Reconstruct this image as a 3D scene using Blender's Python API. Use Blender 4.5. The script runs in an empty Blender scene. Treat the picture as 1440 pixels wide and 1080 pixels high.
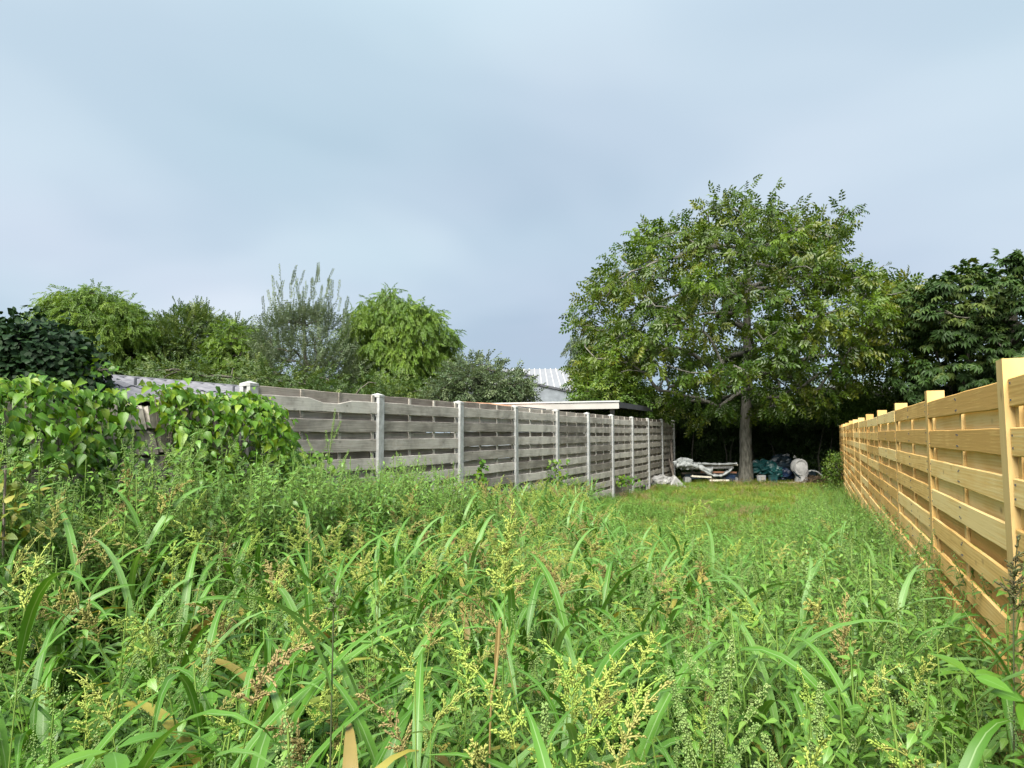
import bpy, math, random
import numpy as np
from mathutils import Vector, Matrix, Euler
R = math.radians
rng = np.random.default_rng(7)
random.seed(7)
scene = bpy.context.scene
col = scene.collection

# ---------------------------------------------------------------- camera
F = 969.0                      # focal length in pixels of a 1440 px wide picture
CH = 1.65                      # eye height
TH = math.atan(70.0 / F)       # tilt up
cd = bpy.data.cameras.new('camera'); cam = bpy.data.objects.new('camera', cd); col.objects.link(cam)
cd.sensor_width = 36.0; cd.lens = 36.0 * F / 1440.0; cd.clip_start = 0.05; cd.clip_end = 2000
cam.location = (0, 0, CH); cam.rotation_euler = (R(90) + TH, 0, 0)
scene.camera = cam

# ---------------------------------------------------------------- world and sun
SUN_EL, SUN_AZ = R(47), R(202)      # azimuth clockwise from +Y: high, behind and left of the camera
world = bpy.data.worlds.new("World"); scene.world = world; world.use_nodes = True
nt = world.node_tree; nt.nodes.clear()
def N(t, ty, **kw):
    n = t.nodes.new(ty)
    for k, v in kw.items():
        if k.startswith('i_'): n.inputs[k[2:].replace('_', ' ')].default_value = v
        else: setattr(n, k, v)
    return n
def ramp(t, fac, stops, interp='LINEAR'):
    r = t.nodes.new('ShaderNodeValToRGB'); r.color_ramp.interpolation = interp
    el = r.color_ramp.elements
    while len(el) > 1: el.remove(el[-1])
    el[0].position = stops[0][0]; el[0].color = (*stops[0][1], 1)
    for p, c in stops[1:]:
        e = el.new(p); e.color = (*c, 1)
    t.links.new(fac, r.inputs[0]); return r.outputs[0]
def mixc(t, fac, a, b, mode='MIX'):
    m = t.nodes.new('ShaderNodeMix'); m.data_type = 'RGBA'; m.blend_type = mode
    for sock, v in ((m.inputs[0], fac), (m.inputs[6], a), (m.inputs[7], b)):
        if hasattr(v, 'is_output') or hasattr(v, 'links'): t.links.new(v, sock)
        elif isinstance(v, (int, float)): sock.default_value = v
        else: sock.default_value = (*v, 1)
    return m.outputs[2]
def math_(t, op, a, b=None, clamp=False):
    m = t.nodes.new('ShaderNodeMath'); m.operation = op; m.use_clamp = clamp
    for i, v in enumerate((a, b)):
        if v is None: continue
        if isinstance(v, (int, float)): m.inputs[i].default_value = v
        else: t.links.new(v, m.inputs[i])
    return m.outputs[0]
sky = N(nt, 'ShaderNodeTexSky', sky_type='NISHITA', sun_disc=False, sun_elevation=SUN_EL, sun_rotation=SUN_AZ)
bgs = N(nt, 'ShaderNodeBackground'); bgs.inputs[1].default_value = 0.05
nt.links.new(sky.outputs[0], bgs.inputs[0])
tc = N(nt, 'ShaderNodeTexCoord'); sep = N(nt, 'ShaderNodeSeparateXYZ'); nt.links.new(tc.outputs['Generated'], sep.inputs[0])
zz = math_(nt, 'MAXIMUM', sep.outputs[2], 0.0)
# layered overcast: project the direction on a cloud deck
den = math_(nt, 'ADD', zz, 0.22)
dx = math_(nt, 'DIVIDE', sep.outputs[0], den); dy = math_(nt, 'DIVIDE', sep.outputs[1], den)
cmb = N(nt, 'ShaderNodeCombineXYZ'); nt.links.new(dx, cmb.inputs[0]); nt.links.new(dy, cmb.inputs[1])
n1 = N(nt, 'ShaderNodeTexNoise'); n1.inputs['Scale'].default_value = 0.75; n1.inputs['Detail'].default_value = 3.5; n1.inputs['Roughness'].default_value = 0.42; n1.inputs['Distortion'].default_value = 0.25
mp = N(nt, 'ShaderNodeMapping'); mp.inputs['Location'].default_value = (3.1, 1.7, 0); nt.links.new(cmb.outputs[0], mp.inputs[0]); nt.links.new(mp.outputs[0], n1.inputs['Vector'])
cc = ramp(nt, n1.outputs[0], [(0.30, (0.0490, 0.0612, 0.0738)), (0.46, (0.0575, 0.0690, 0.0812)), (0.60, (0.0680, 0.0782, 0.0888)), (0.76, (0.082, 0.0895, 0.0975))], 'EASE')
g = ramp(nt, zz, [(0.0, (0.94, 0.97, 1.0)), (0.12, (0.95, 0.96, 0.975)), (0.5, (1.0, 1.03, 1.02)), (1.0, (1.35, 1.35, 1.35))])
cc = mixc(nt, 1.0, cc, g, 'MULTIPLY')
n2 = N(nt, 'ShaderNodeTexNoise'); n2.inputs['Scale'].default_value = 0.55; n2.inputs['Detail'].default_value = 2; nt.links.new(cmb.outputs[0], n2.inputs['Vector'])
cc = mixc(nt, 1.0, cc, ramp(nt, n2.outputs[0], [(0.38, (0.95, 1.01, 1.0)), (0.62, (1.03, 0.99, 1.015))]), 'MULTIPLY')
bgc = N(nt, 'ShaderNodeBackground'); bgc.inputs[1].default_value = 1.0; nt.links.new(cc, bgc.inputs[0])
mx = N(nt, 'ShaderNodeMixShader'); mx.inputs[0].default_value = 0.985
nt.links.new(bgs.outputs[0], mx.inputs[1]); nt.links.new(bgc.outputs[0], mx.inputs[2])
wo = N(nt, 'ShaderNodeOutputWorld'); nt.links.new(mx.outputs[0], wo.inputs[0])

sd = bpy.data.lights.new('sun', 'SUN'); sd.energy = 1.5; sd.angle = R(50); sd.color = (1.0, 0.955, 0.86)
so = bpy.data.objects.new('sun', sd); col.objects.link(so)
sv = Vector((math.sin(SUN_AZ) * math.cos(SUN_EL), math.cos(SUN_AZ) * math.cos(SUN_EL), math.sin(SUN_EL)))
so.rotation_euler = sv.to_track_quat('Z', 'Y').to_euler(); so.location = (0, -5, 20)
scene.render.engine = 'CYCLES'
vs = scene.view_settings; vs.view_transform = 'Standard'; vs.look = 'None'; vs.gamma = 1; vs.exposure = 3.27
scene.render.resolution_x = 1024; scene.render.resolution_y = 768
scene.cycles.max_bounces = 8; scene.cycles.transmission_bounces = 4; scene.cycles.transparent_max_bounces = 4

# ---------------------------------------------------------------- geometry helpers
PSI = math.atan(430 / F); SI, CO = math.sin(PSI), math.cos(PSI)
LL, RR = 4.6, 0.603            # distance of the grey and of the wooden fence from the eye
def G(s, q, z=0.0):            # garden frame: s along the fences, q to the right
    return np.array((s * SI + q * CO, s * CO - q * SI, z))
GROT = -PSI + R(90)            # z rotation that puts local x along the fences
def at(px, py, Y):             # a point Y metres ahead seen at pixel px,py of the 1440 px photograph
    a, b = (px - 720) / F, (540 - py) / F
    k = Y / (math.cos(TH) - b * math.sin(TH))
    return np.array((a * k, Y, CH + k * (math.sin(TH) + b * math.cos(TH))))
def tag(o, label=None, cat=None, group=None, kind=None):
    if label: o['label'] = label
    if cat: o['category'] = cat
    if group: o['group'] = group
    if kind: o['kind'] = kind
    return o
def empty(name, loc=(0, 0, 0), rz=0.0, rx=0.0, ry=0.0):
    o = bpy.data.objects.new(name, None); col.objects.link(o); o.location = tuple(loc); o.rotation_euler = (rx, ry, rz)
    o.empty_display_size = 0.1; return o
def thing(name, label, cat, loc=(0, 0, 0), rz=0.0, group=None):
    return tag(empty(name, loc, rz), label, cat, group)
def put(name, me, parent=None, loc=(0, 0, 0), rot=(0, 0, 0), scl=(1, 1, 1)):
    o = bpy.data.objects.new(name, me); col.objects.link(o)
    o.location = tuple(loc); o.rotation_euler = tuple(rot); o.scale = scl
    if parent: o.parent = parent
    return o
class MB:                      # collects faces, builds ONE mesh
    def __init__(s): s.V = []; s.M = []; s.F3 = []; s.F4 = []; s.n = 0; s.mats = []
    def mi(s, m):
        if m not in s.mats: s.mats.append(m)
        return s.mats.index(m)
    def add(s, V, Fq, mat, rnd=0.5, mid=None):
        V = np.asarray(V, float); n = len(V); Fq = np.asarray(Fq, int)
        s.V.append(V); s.M.append(np.ones(n) if mid is None else np.broadcast_to(mid, n).astype(float))
        k = len(Fq); rr = np.broadcast_to(rnd, k).astype(float)
        (s.F4 if Fq.shape[1] == 4 else s.F3).append((Fq + s.n, np.full(k, s.mi(mat)), rr)); s.n += n
    def inst(s, tv, tf, M3, T, mat, rnd, mid=None):      # many copies of one template
        tv = np.asarray(tv, float); tf = np.asarray(tf, int); m, n, k = len(T), len(tv), len(tf)
        V = np.einsum('mij,nj->mni', M3, tv) + T[:, None, :]
        Fq = (tf[None] + (np.arange(m) * n)[:, None, None]).reshape(-1, tf.shape[1])
        s.add(V.reshape(-1, 3), Fq, mat, np.repeat(rnd, k), None if mid is None else np.tile(mid, m))
    def box(s, c, d, mat, rz=0.0, rnd=0.5, b=0.0, M=None):
        x, y, z = (v / 2 for v in d)
        P = np.array([(i, j, k) for k in (-z, z) for (i, j) in ((-x, -y), (x, -y), (x, y), (-x, y))])
        if M is None: M = np.array(Matrix.Rotation(rz, 3, 'Z'))
        P = P @ np.asarray(M).T + np.asarray(c)
        s.add(P, [(3, 2, 1, 0), (4, 5, 6, 7), (0, 1, 5, 4), (1, 2, 6, 5), (2, 3, 7, 6), (3, 0, 4, 7)], mat, rnd)
    def beam(s, a, b, w, h, mat, rnd=0.5):
        a, b = Vector(a), Vector(b); d = b - a
        M = np.array(d.to_track_quat('X', 'Z').to_matrix())
        s.box((a + b) / 2, (d.length, w, h), mat, M=M, rnd=rnd)
    def tube(s, P, r, mat, sides=6, rnd=0.5, cap=True, jit=0.0):
        P = np.asarray(P, float); n = len(P); r = np.broadcast_to(r, n).astype(float)
        T = np.gradient(P, axis=0); T /= np.linalg.norm(T, axis=1)[:, None] + 1e-9
        up = np.array((0, 0, 1.)) if abs(T[0][2]) < 0.9 else np.array((1., 0, 0))
        U = np.cross(T, up); U /= np.linalg.norm(U, axis=1)[:, None] + 1e-9; W = np.cross(T, U)
        A = np.linspace(0, 2 * math.pi, sides, endpoint=False)
        rad = r[:, None] * (1 + jit * (rng.random((n, sides)) - 0.5))
        V = P[:, None] + rad[..., None] * (np.cos(A)[None, :, None] * U[:, None] + np.sin(A)[None, :, None] * W[:, None])
        V = V.reshape(-1, 3); i = np.arange(n - 1)[:, None] * sides; j = np.arange(sides)[None]; j2 = (j + 1) % sides
        Fq = np.stack([i + j, i + j2, i + sides + j2, i + sides + j], -1).reshape(-1, 4)
        s.add(V, Fq, mat, rnd)
        if cap:
            s.add(np.vstack([V[-sides:], P[-1]]), [(a, (a + 1) % sides, sides) for a in range(sides)], mat, rnd)
            s.add(np.vstack([V[:sides], P[0]]), [((a + 1) % sides, a, sides) for a in range(sides)], mat, rnd)
    def mesh(s, name, smooth=False):
        me = bpy.data.meshes.new(name)
        V = np.vstack(s.V); loops = []; start = []; tot = []; mi = []; rn = []; c = 0
        for lst, k in ((s.F3, 3), (s.F4, 4)):
            for Fq, m, r in lst:
                loops.append(Fq.ravel()); start.append(c + np.arange(len(Fq)) * k); tot.append(np.full(len(Fq), k)); c += Fq.size; mi.append(m); rn.append(r)
        loops = np.concatenate(loops); start = np.concatenate(start); tot = np.concatenate(tot); mi = np.concatenate(mi); rn = np.concatenate(rn)
        me.vertices.add(len(V)); me.vertices.foreach_set('co', V.ravel().astype(np.float32))
        me.loops.add(len(loops)); me.loops.foreach_set('vertex_index', loops.astype(np.int32))
        me.polygons.add(len(start)); me.polygons.foreach_set('loop_start', start.astype(np.int32)); me.polygons.foreach_set('loop_total', tot.astype(np.int32))
        me.polygons.foreach_set('material_index', mi.astype(np.int32))
        me.polygons.foreach_set('use_smooth', np.full(len(start), bool(smooth)))
        me.attributes.new('rnd', 'FLOAT', 'FACE').data.foreach_set('value', rn.astype(np.float32))
        me.attributes.new('mid', 'FLOAT', 'POINT').data.foreach_set('value', np.concatenate(s.M).astype(np.float32))
        for m in s.mats: me.materials.append(m)
        me.update(calc_edges=True); return me
    def build(s, name, parent=None, smooth=False, loc=(0, 0, 0), rot=(0, 0, 0)):
        return put(name, s.mesh(name, smooth), parent, loc, rot)

# ---------------------------------------------------------------- materials
def newmat(name):
    m = bpy.data.materials.new(name); m.use_nodes = True; t = m.node_tree
    b = t.nodes['Principled BSDF']; return m, t, b, t.nodes['Material Output']
def noise(t, scale, detail=4, rough=0.55, vec=None, dist=0.0):
    n = N(t, 'ShaderNodeTexNoise'); n.inputs['Scale'].default_value = scale; n.inputs['Detail'].default_value = detail
    n.inputs['Roughness'].default_value = rough; n.inputs['Distortion'].default_value = dist
    if vec is not None: t.links.new(vec, n.inputs['Vector'])
    return n.outputs[0]
def bump(t, b, h, st=0.4, d=0.01):
    n = N(t, 'ShaderNodeBump'); n.inputs['Strength'].default_value = st; n.inputs['Distance'].default_value = d
    t.links.new(h, n.inputs['Height']); t.links.new(n.outputs[0], b.inputs['Normal'])
def plain(name, c1, c2=None, rough=0.7, scale=8, metal=0.0, bmp=0.2, alpha=None):
    m, t, b, o = newmat(name); c2 = c2 or tuple(v * 0.7 for v in c1)
    tcn = N(t, 'ShaderNodeTexCoord')
    n = noise(t, scale, 5, 0.6, tcn.outputs['Object'])
    oi = N(t, 'ShaderNodeObjectInfo')
    f = math_(t, 'ADD', n, math_(t, 'MULTIPLY', math_(t, 'SUBTRACT', oi.outputs['Random'], 0.5), 0.12))
    t.links.new(ramp(t, f, [(0.35, c2), (0.65, c1)]), b.inputs['Base Color'])
    b.inputs['Roughness'].default_value = rough; b.inputs['Metallic'].default_value = metal
    bump(t, b, n, bmp, 0.01); return m
def leafmat(name, c1, c2, c3=None, trans=0.30, rough=0.45, rib=None, ribw=0.12, objv=0.5, back=None, spec=0.4, tsat=(1.25, 1.2, 0.5)):
    m, t, b, o = newmat(name)
    a = N(t, 'ShaderNodeAttribute', attribute_name='rnd'); oi = N(t, 'ShaderNodeObjectInfo')
    geo = N(t, 'ShaderNodeNewGeometry')
    f = math_(t, 'ADD', math_(t, 'MULTIPLY', a.outputs['Fac'], 1 - objv), math_(t, 'MULTIPLY', oi.outputs['Random'], objv))
    st = [(0.18, c1), (0.75, c2)] if c3 is None else [(0.15, c1), (0.6, c2), (0.92, c3)]
    c = ramp(t, f, st)
    nn = noise(t, 35, 2, 0.5, geo.outputs['Position'])
    c = mixc(t, math_(t, 'MULTIPLY', nn, 0.35), c, tuple(v * 0.55 for v in c1))
    if rib:
        md = N(t, 'ShaderNodeAttribute', attribute_name='mid')
        k = math_(t, 'SUBTRACT', 1.0, math_(t, 'DIVIDE', md.outputs['Fac'], ribw), True)
        c = mixc(t, math_(t, 'MULTIPLY', k, 0.75), c, rib)
    if back: c = mixc(t, math_(t, 'MULTIPLY', geo.outputs['Backfacing'], 0.7), c, back)
    t.links.new(c, b.inputs['Base Color']); b.inputs['Roughness'].default_value = rough; b.inputs['Specular IOR Level'].default_value = spec
    tr = N(t, 'ShaderNodeBsdfTranslucent'); tm = mixc(t, 1.0, c, tsat, 'MULTIPLY'); t.links.new(tm, tr.inputs[0])
    ms = N(t, 'ShaderNodeMixShader'); ms.inputs[0].default_value = trans
    t.links.new(b.outputs[0], ms.inputs[1]); t.links.new(tr.outputs[0], ms.inputs[2]); t.links.new(ms.outputs[0], o.inputs[0])
    return m
def woodmat(name, dark, mid, light, knot, rough=0.75, grain=60, var=0.6, stain=None, vert=False):
    m, t, b, o = newmat(name)
    tcn = N(t, 'ShaderNodeTexCoord'); oi = N(t, 'ShaderNodeObjectInfo')
    off = N(t, 'ShaderNodeCombineXYZ'); 
    t.links.new(math_(t, 'MULTIPLY', oi.outputs['Random'], 37.0), off.inputs[0]); t.links.new(math_(t, 'MULTIPLY', oi.outputs['Random'], 11.0), off.inputs[2])
    va = N(t, 'ShaderNodeVectorMath', operation='ADD'); t.links.new(tcn.outputs['Object'], va.inputs[0]); t.links.new(off.outputs[0], va.inputs[1])
    if vert:
        rv = N(t, 'ShaderNodeMapping'); rv.inputs['Rotation'].default_value = (0, R(90), 0); t.links.new(va.outputs[0], rv.inputs[0]); va = rv
    m1 = N(t, 'ShaderNodeMapping'); m1.inputs['Scale'].default_value = (1.3, 3, grain); t.links.new(va.outputs[0], m1.inputs[0])
    gr = noise(t, 1.6, 5, 0.6, m1.outputs[0], 0.8)
    m2 = N(t, 'ShaderNodeMapping'); m2.inputs['Scale'].default_value = (2.6, 1, 5); t.links.new(va.outputs[0], m2.inputs[0])
    big = noise(t, 1.1, 3, 0.5, m2.outputs[0], 0.5)
    wv = N(t, 'ShaderNodeTexWave', wave_type='RINGS', rings_direction='Y'); wv.inputs['Scale'].default_value = 2.4; wv.inputs['Distortion'].default_value = 5.0; wv.inputs['Detail'].default_value = 2
    m4 = N(t, 'ShaderNodeMapping'); m4.inputs['Scale'].default_value = (0.5, 1, 9.0); t.links.new(va.outputs[0], m4.inputs[0]); t.links.new(m4.outputs[0], wv.inputs['Vector'])
    f = math_(t, 'ADD', math_(t, 'MULTIPLY', gr, 0.50), math_(t, 'MULTIPLY', wv.outputs['Fac'], 0.10))
    f = math_(t, 'ADD', f, math_(t, 'MULTIPLY', big, 0.44))
    f = math_(t, 'ADD', f, math_(t, 'MULTIPLY', math_(t, 'SUBTRACT', oi.outputs['Random'], 0.5), var * 0.6))
    c = ramp(t, f, [(0.33, dark), (0.52, mid), (0.72, light)])
    m3 = N(t, 'ShaderNodeMapping'); m3.inputs['Scale'].default_value = (1.0, 0.3, 1.9); t.links.new(va.outputs[0], m3.inputs[0])
    vo = N(t, 'ShaderNodeTexVoronoi'); vo.inputs['Scale'].default_value = 4.5; t.links.new(m3.outputs[0], vo.inputs['Vector'])
    k = math_(t, 'SUBTRACT', 1.0, math_(t, 'MULTIPLY', vo.outputs['Distance'], 7.0), True)
    c = mixc(t, math_(t, 'MULTIPLY', k, 0.7), c, knot)
    if stain:
        sn = noise(t, 2.3, 5, 0.65, va.outputs[0]); c = mixc(t, ramp(t, sn, [(0.48, (0, 0, 0)), (0.72, (0.75,) * 3)]), c, stain)
    t.links.new(c, b.inputs['Base Color']); b.inputs['Roughness'].default_value = rough; b.inputs['Specular IOR Level'].default_value = 0.25
    bump(t, b, gr, 0.35, 0.004); return m

M = {}
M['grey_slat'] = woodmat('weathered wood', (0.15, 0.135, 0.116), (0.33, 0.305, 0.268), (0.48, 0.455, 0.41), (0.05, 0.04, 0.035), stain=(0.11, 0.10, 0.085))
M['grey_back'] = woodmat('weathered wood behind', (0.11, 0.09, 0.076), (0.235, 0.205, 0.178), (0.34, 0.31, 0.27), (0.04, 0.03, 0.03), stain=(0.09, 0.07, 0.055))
M['pine'] = woodmat('fresh pine', (0.48, 0.28, 0.080), (0.66, 0.425, 0.145), (0.74, 0.55, 0.245), (0.20, 0.10, 0.035), grain=40, var=0.75)
M['pine_post'] = woodmat('pine post', (0.38, 0.22, 0.070), (0.50, 0.33, 0.12), (0.56, 0.40, 0.17), (0.20, 0.09, 0.03), grain=40, vert=True)
M['concrete'] = plain('concrete post', (0.36, 0.37, 0.37), (0.24, 0.245, 0.235), 0.85, 14, bmp=0.4)
M['block'] = plain('wall block', (0.42, 0.39, 0.34), (0.24, 0.22, 0.19), 0.9, 12, bmp=0.8)
M['soil'] = plain('soil', (0.06, 0.048, 0.03), (0.035, 0.04, 0.015), 0.95, 3, bmp=0.8)
M['roof_grey'] = plain('fibre cement', (0.145, 0.145, 0.160), (0.085, 0.085, 0.10), 0.75, 9, bmp=0.3)
M['white'] = plain('white paint', (0.40, 0.41, 0.40), (0.31, 0.32, 0.32), 0.5, 3, bmp=0.05)
M['fascia'] = plain('pale fascia', (0.30, 0.29, 0.27), (0.25, 0.24, 0.225), 0.5, 2, bmp=0.05)
M['metalroof'] = plain('metal roof', (0.165, 0.172, 0.186), (0.145, 0.152, 0.168), 0.55, 1.2, bmp=0.05)
M['greywall'] = plain('grey wall', (0.16, 0.18, 0.20), (0.11, 0.125, 0.14), 0.8, 2)
M['darkroof'] = plain('dark roof', (0.06, 0.065, 0.075), (0.04, 0.042, 0.05), 0.8, 3)
M['tileroof'] = plain('orange roof', (0.40, 0.20, 0.10), (0.28, 0.14, 0.08), 0.8, 3)
M['glass'] = plain('window glass', (0.05, 0.06, 0.07), (0.03, 0.035, 0.04), 0.12, 2, bmp=0)
def barkmat(name, c1, c2):
    m, t, b, o = newmat(name); tcn = N(t, 'ShaderNodeTexCoord')
    mp = N(t, 'ShaderNodeMapping'); mp.inputs['Scale'].default_value = (9, 9, 1.6); t.links.new(tcn.outputs['Object'], mp.inputs[0])
    n = noise(t, 2.2, 6, 0.65, mp.outputs[0], 0.6); n2 = noise(t, 1.1, 3, 0.5, tcn.outputs['Object'])
    c = ramp(t, n, [(0.38, c1), (0.62, c2)]); c = mixc(t, math_(t, 'MULTIPLY', n2, 0.4), c, (0.06, 0.075, 0.045))
    t.links.new(c, b.inputs['Base Color']); b.inputs['Roughness'].default_value = 0.9; bump(t, b, n, 1.0, 0.03); return m
M['bark'] = barkmat('walnut bark', (0.045, 0.040, 0.034), (0.19, 0.18, 0.155))
M['bark2'] = barkmat('dark bark', (0.03, 0.026, 0.02), (0.10, 0.085, 0.065))
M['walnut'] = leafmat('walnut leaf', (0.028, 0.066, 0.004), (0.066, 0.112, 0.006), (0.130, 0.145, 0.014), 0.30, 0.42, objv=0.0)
M['walnut_lit'] = leafmat('lit young walnut leaf', (0.07, 0.135, 0.009), (0.11, 0.18, 0.012), None, 0.4, 0.5, objv=0.0)
M['chestnut'] = leafmat('chestnut leaf', (0.016, 0.045, 0.005), (0.032, 0.074, 0.007), (0.085, 0.115, 0.014), 0.24, 0.65, objv=0.0)
M['willow'] = leafmat('willow leaf', (0.060, 0.125, 0.012), (0.105, 0.185, 0.016), (0.16, 0.24, 0.028), 0.35, 0.5, objv=0.0)
M['bushgreen'] = leafmat('shrub leaf', (0.030, 0.065, 0.012), (0.060, 0.105, 0.018), (0.12, 0.16, 0.03), 0.3, 0.5, objv=0.0)
M['poplar'] = leafmat('grey poplar leaf', (0.035, 0.065, 0.022), (0.065, 0.100, 0.035), (0.13, 0.165, 0.075), 0.2, 0.5, objv=0.0, back=(0.09, 0.12, 0.065))
M['ivy'] = leafmat('dark ivy leaf', (0.006, 0.020, 0.006), (0.011, 0.033, 0.009), (0.025, 0.06, 0.010), 0.10, 0.6, objv=0.0, spec=0.2)
M['hedge_lit'] = leafmat('painted lit hedge leaf', (0.030, 0.075, 0.008), (0.06, 0.12, 0.012), None, 0.15, 0.5, objv=0.0)  # brighter copy of the hedge leaf, paints light onto the hedge top
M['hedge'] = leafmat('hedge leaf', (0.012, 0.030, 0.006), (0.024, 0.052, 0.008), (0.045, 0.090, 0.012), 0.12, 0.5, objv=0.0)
M['brightshrub'] = leafmat('bright shrub leaf', (0.05, 0.11, 0.010), (0.085, 0.15, 0.013), (0.14, 0.20, 0.02), 0.3, 0.5, objv=0.0)
M['vine'] = leafmat('vine leaf', (0.045, 0.125, 0.007), (0.085, 0.195, 0.010), (0.19, 0.27, 0.018), 0.32, 0.42, rib=(0.14, 0.26, 0.04), ribw=0.10, objv=0.15)
M['blade'] = leafmat('broad grass blade', (0.048, 0.138, 0.011), (0.082, 0.195, 0.026), (0.14, 0.26, 0.075), 0.26, 0.46, rib=(0.22, 0.31, 0.15), ribw=0.14, objv=0.35, spec=0.35)
M['culm'] = leafmat('grass stem', (0.10, 0.19, 0.03), (0.16, 0.25, 0.05), (0.24, 0.27, 0.07), 0.1, 0.5)
M['darkculm'] = leafmat('dark grass stem', (0.05, 0.06, 0.03), (0.07, 0.09, 0.04), None, 0.05, 0.5)
M['seed'] = leafmat('seed head', (0.22, 0.32, 0.050), (0.31, 0.37, 0.075), (0.27, 0.20, 0.09), 0.15, 0.6, objv=0.75)
M['straw'] = leafmat('straw seed head', (0.26, 0.28, 0.06), (0.25, 0.21, 0.07), (0.19, 0.145, 0.06), 0.12, 0.6, objv=0.6)
M['darkseed'] = leafmat('dark seed head', (0.06, 0.09, 0.025), (0.10, 0.11, 0.035), (0.05, 0.035, 0.02), 0.05, 0.6, objv=0.2)
M['goose'] = leafmat('goosefoot leaf', (0.070, 0.168, 0.022), (0.112, 0.228, 0.032), (0.185, 0.30, 0.060), 0.26, 0.38, rib=(0.2, 0.32, 0.11), ribw=0.12, objv=0.4, back=(0.2, 0.3, 0.17))
M['goosebud'] = leafmat('goosefoot flower', (0.13, 0.22, 0.055), (0.19, 0.28, 0.080), (0.25, 0.33, 0.115), 0.15, 0.7, objv=0.4)
M['herb'] = leafmat('herb leaf', (0.048, 0.142, 0.013), (0.082, 0.202, 0.019), (0.140, 0.27, 0.032), 0.28, 0.34, rib=(0.13, 0.26, 0.07), ribw=0.10, objv=0.5)
M['brownseed'] = leafmat('brownish panicle', (0.20, 0.13, 0.07), (0.26, 0.20, 0.09), (0.22, 0.25, 0.07), 0.15, 0.6, objv=0.7)
M['lawn'] = leafmat('fine grass', (0.110, 0.165, 0.013), (0.155, 0.210, 0.018), (0.24, 0.24, 0.05), 0.3, 0.55, objv=0.55)
M['dry'] = leafmat('dry leaf', (0.26, 0.17, 0.05), (0.24, 0.18, 0.07), None, 0.2, 0.6, objv=0.5)
M['yellow'] = leafmat('yellowed leaf', (0.12, 0.20, 0.03), (0.29, 0.25, 0.05), (0.23, 0.15, 0.06), 0.3, 0.5, objv=0.5)
M['hedge_shade'] = plain('painted hedge shade', (0.020, 0.020, 0.012), (0.010, 0.011, 0.007), 0.95, 20)  # near-black colour paints the shade inside the hedge, stems included
M['stick'] = plain('old stick', (0.20, 0.17, 0.14), (0.12, 0.10, 0.085), 0.9, 10)
M['tarp'] = plain('grey sheet', (0.27, 0.265, 0.26), (0.17, 0.17, 0.165), 0.5, 5)
M['plastic'] = plain('white plastic sheet', (0.42, 0.44, 0.44), (0.28, 0.30, 0.30), 0.35, 6)
M['plank_pale'] = plain('pale plank', (0.62, 0.58, 0.48), (0.48, 0.44, 0.36), 0.8, 6)
M['plank_brown'] = plain('brown plank', (0.30, 0.14, 0.08), (0.20, 0.10, 0.06), 0.8, 6)
M['teal'] = plain('teal tarp', (0.012, 0.085, 0.085), (0.008, 0.045, 0.05), 0.4, 5)
M['blue'] = plain('blue plastic', (0.012, 0.035, 0.09), (0.01, 0.02, 0.05), 0.4, 5)
M['navy'] = plain('dark plastic', (0.012, 0.03, 0.045), (0.008, 0.015, 0.02), 0.4, 5)
M['bag'] = plain('woven white bag', (0.44, 0.44, 0.43), (0.32, 0.32, 0.32), 0.7, 9, bmp=0.5)
M['brush'] = plain('brown litter', (0.13, 0.09, 0.05), (0.07, 0.05, 0.03), 0.95, 10)

# ================================================================ GROUND
gb = MB()
n = 60
gx = np.concatenate([-np.geomspace(500, 9, 14), np.linspace(-8, 14, 70), np.geomspace(15, 500, 14)])
gy = np.concatenate([-np.geomspace(300, 3, 8), np.linspace(-2, 30, 100), np.geomspace(31, 900, 16)])
XX, YY = np.meshgrid(gx, gy)
ZZ = 0.03 * np.sin(XX * 1.9 + 1) * np.cos(YY * 1.3) + 0.02 * np.sin(XX * 4.1 + YY * 3.3)
ZZ = np.where((np.abs(XX) > 14) | (YY > 30) | (YY < -2), 0.0, ZZ)
ii = np.arange(len(gy) - 1)[:, None] * len(gx) + np.arange(len(gx) - 1)[None]
gb.add(np.stack([XX, YY, ZZ], -1).reshape(-1, 3), np.stack([ii, ii + 1, ii + len(gx) + 1, ii + len(gx)], -1).reshape(-1, 4), M['soil'])
tag(gb.build('ground', smooth=True), kind='structure')

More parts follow.
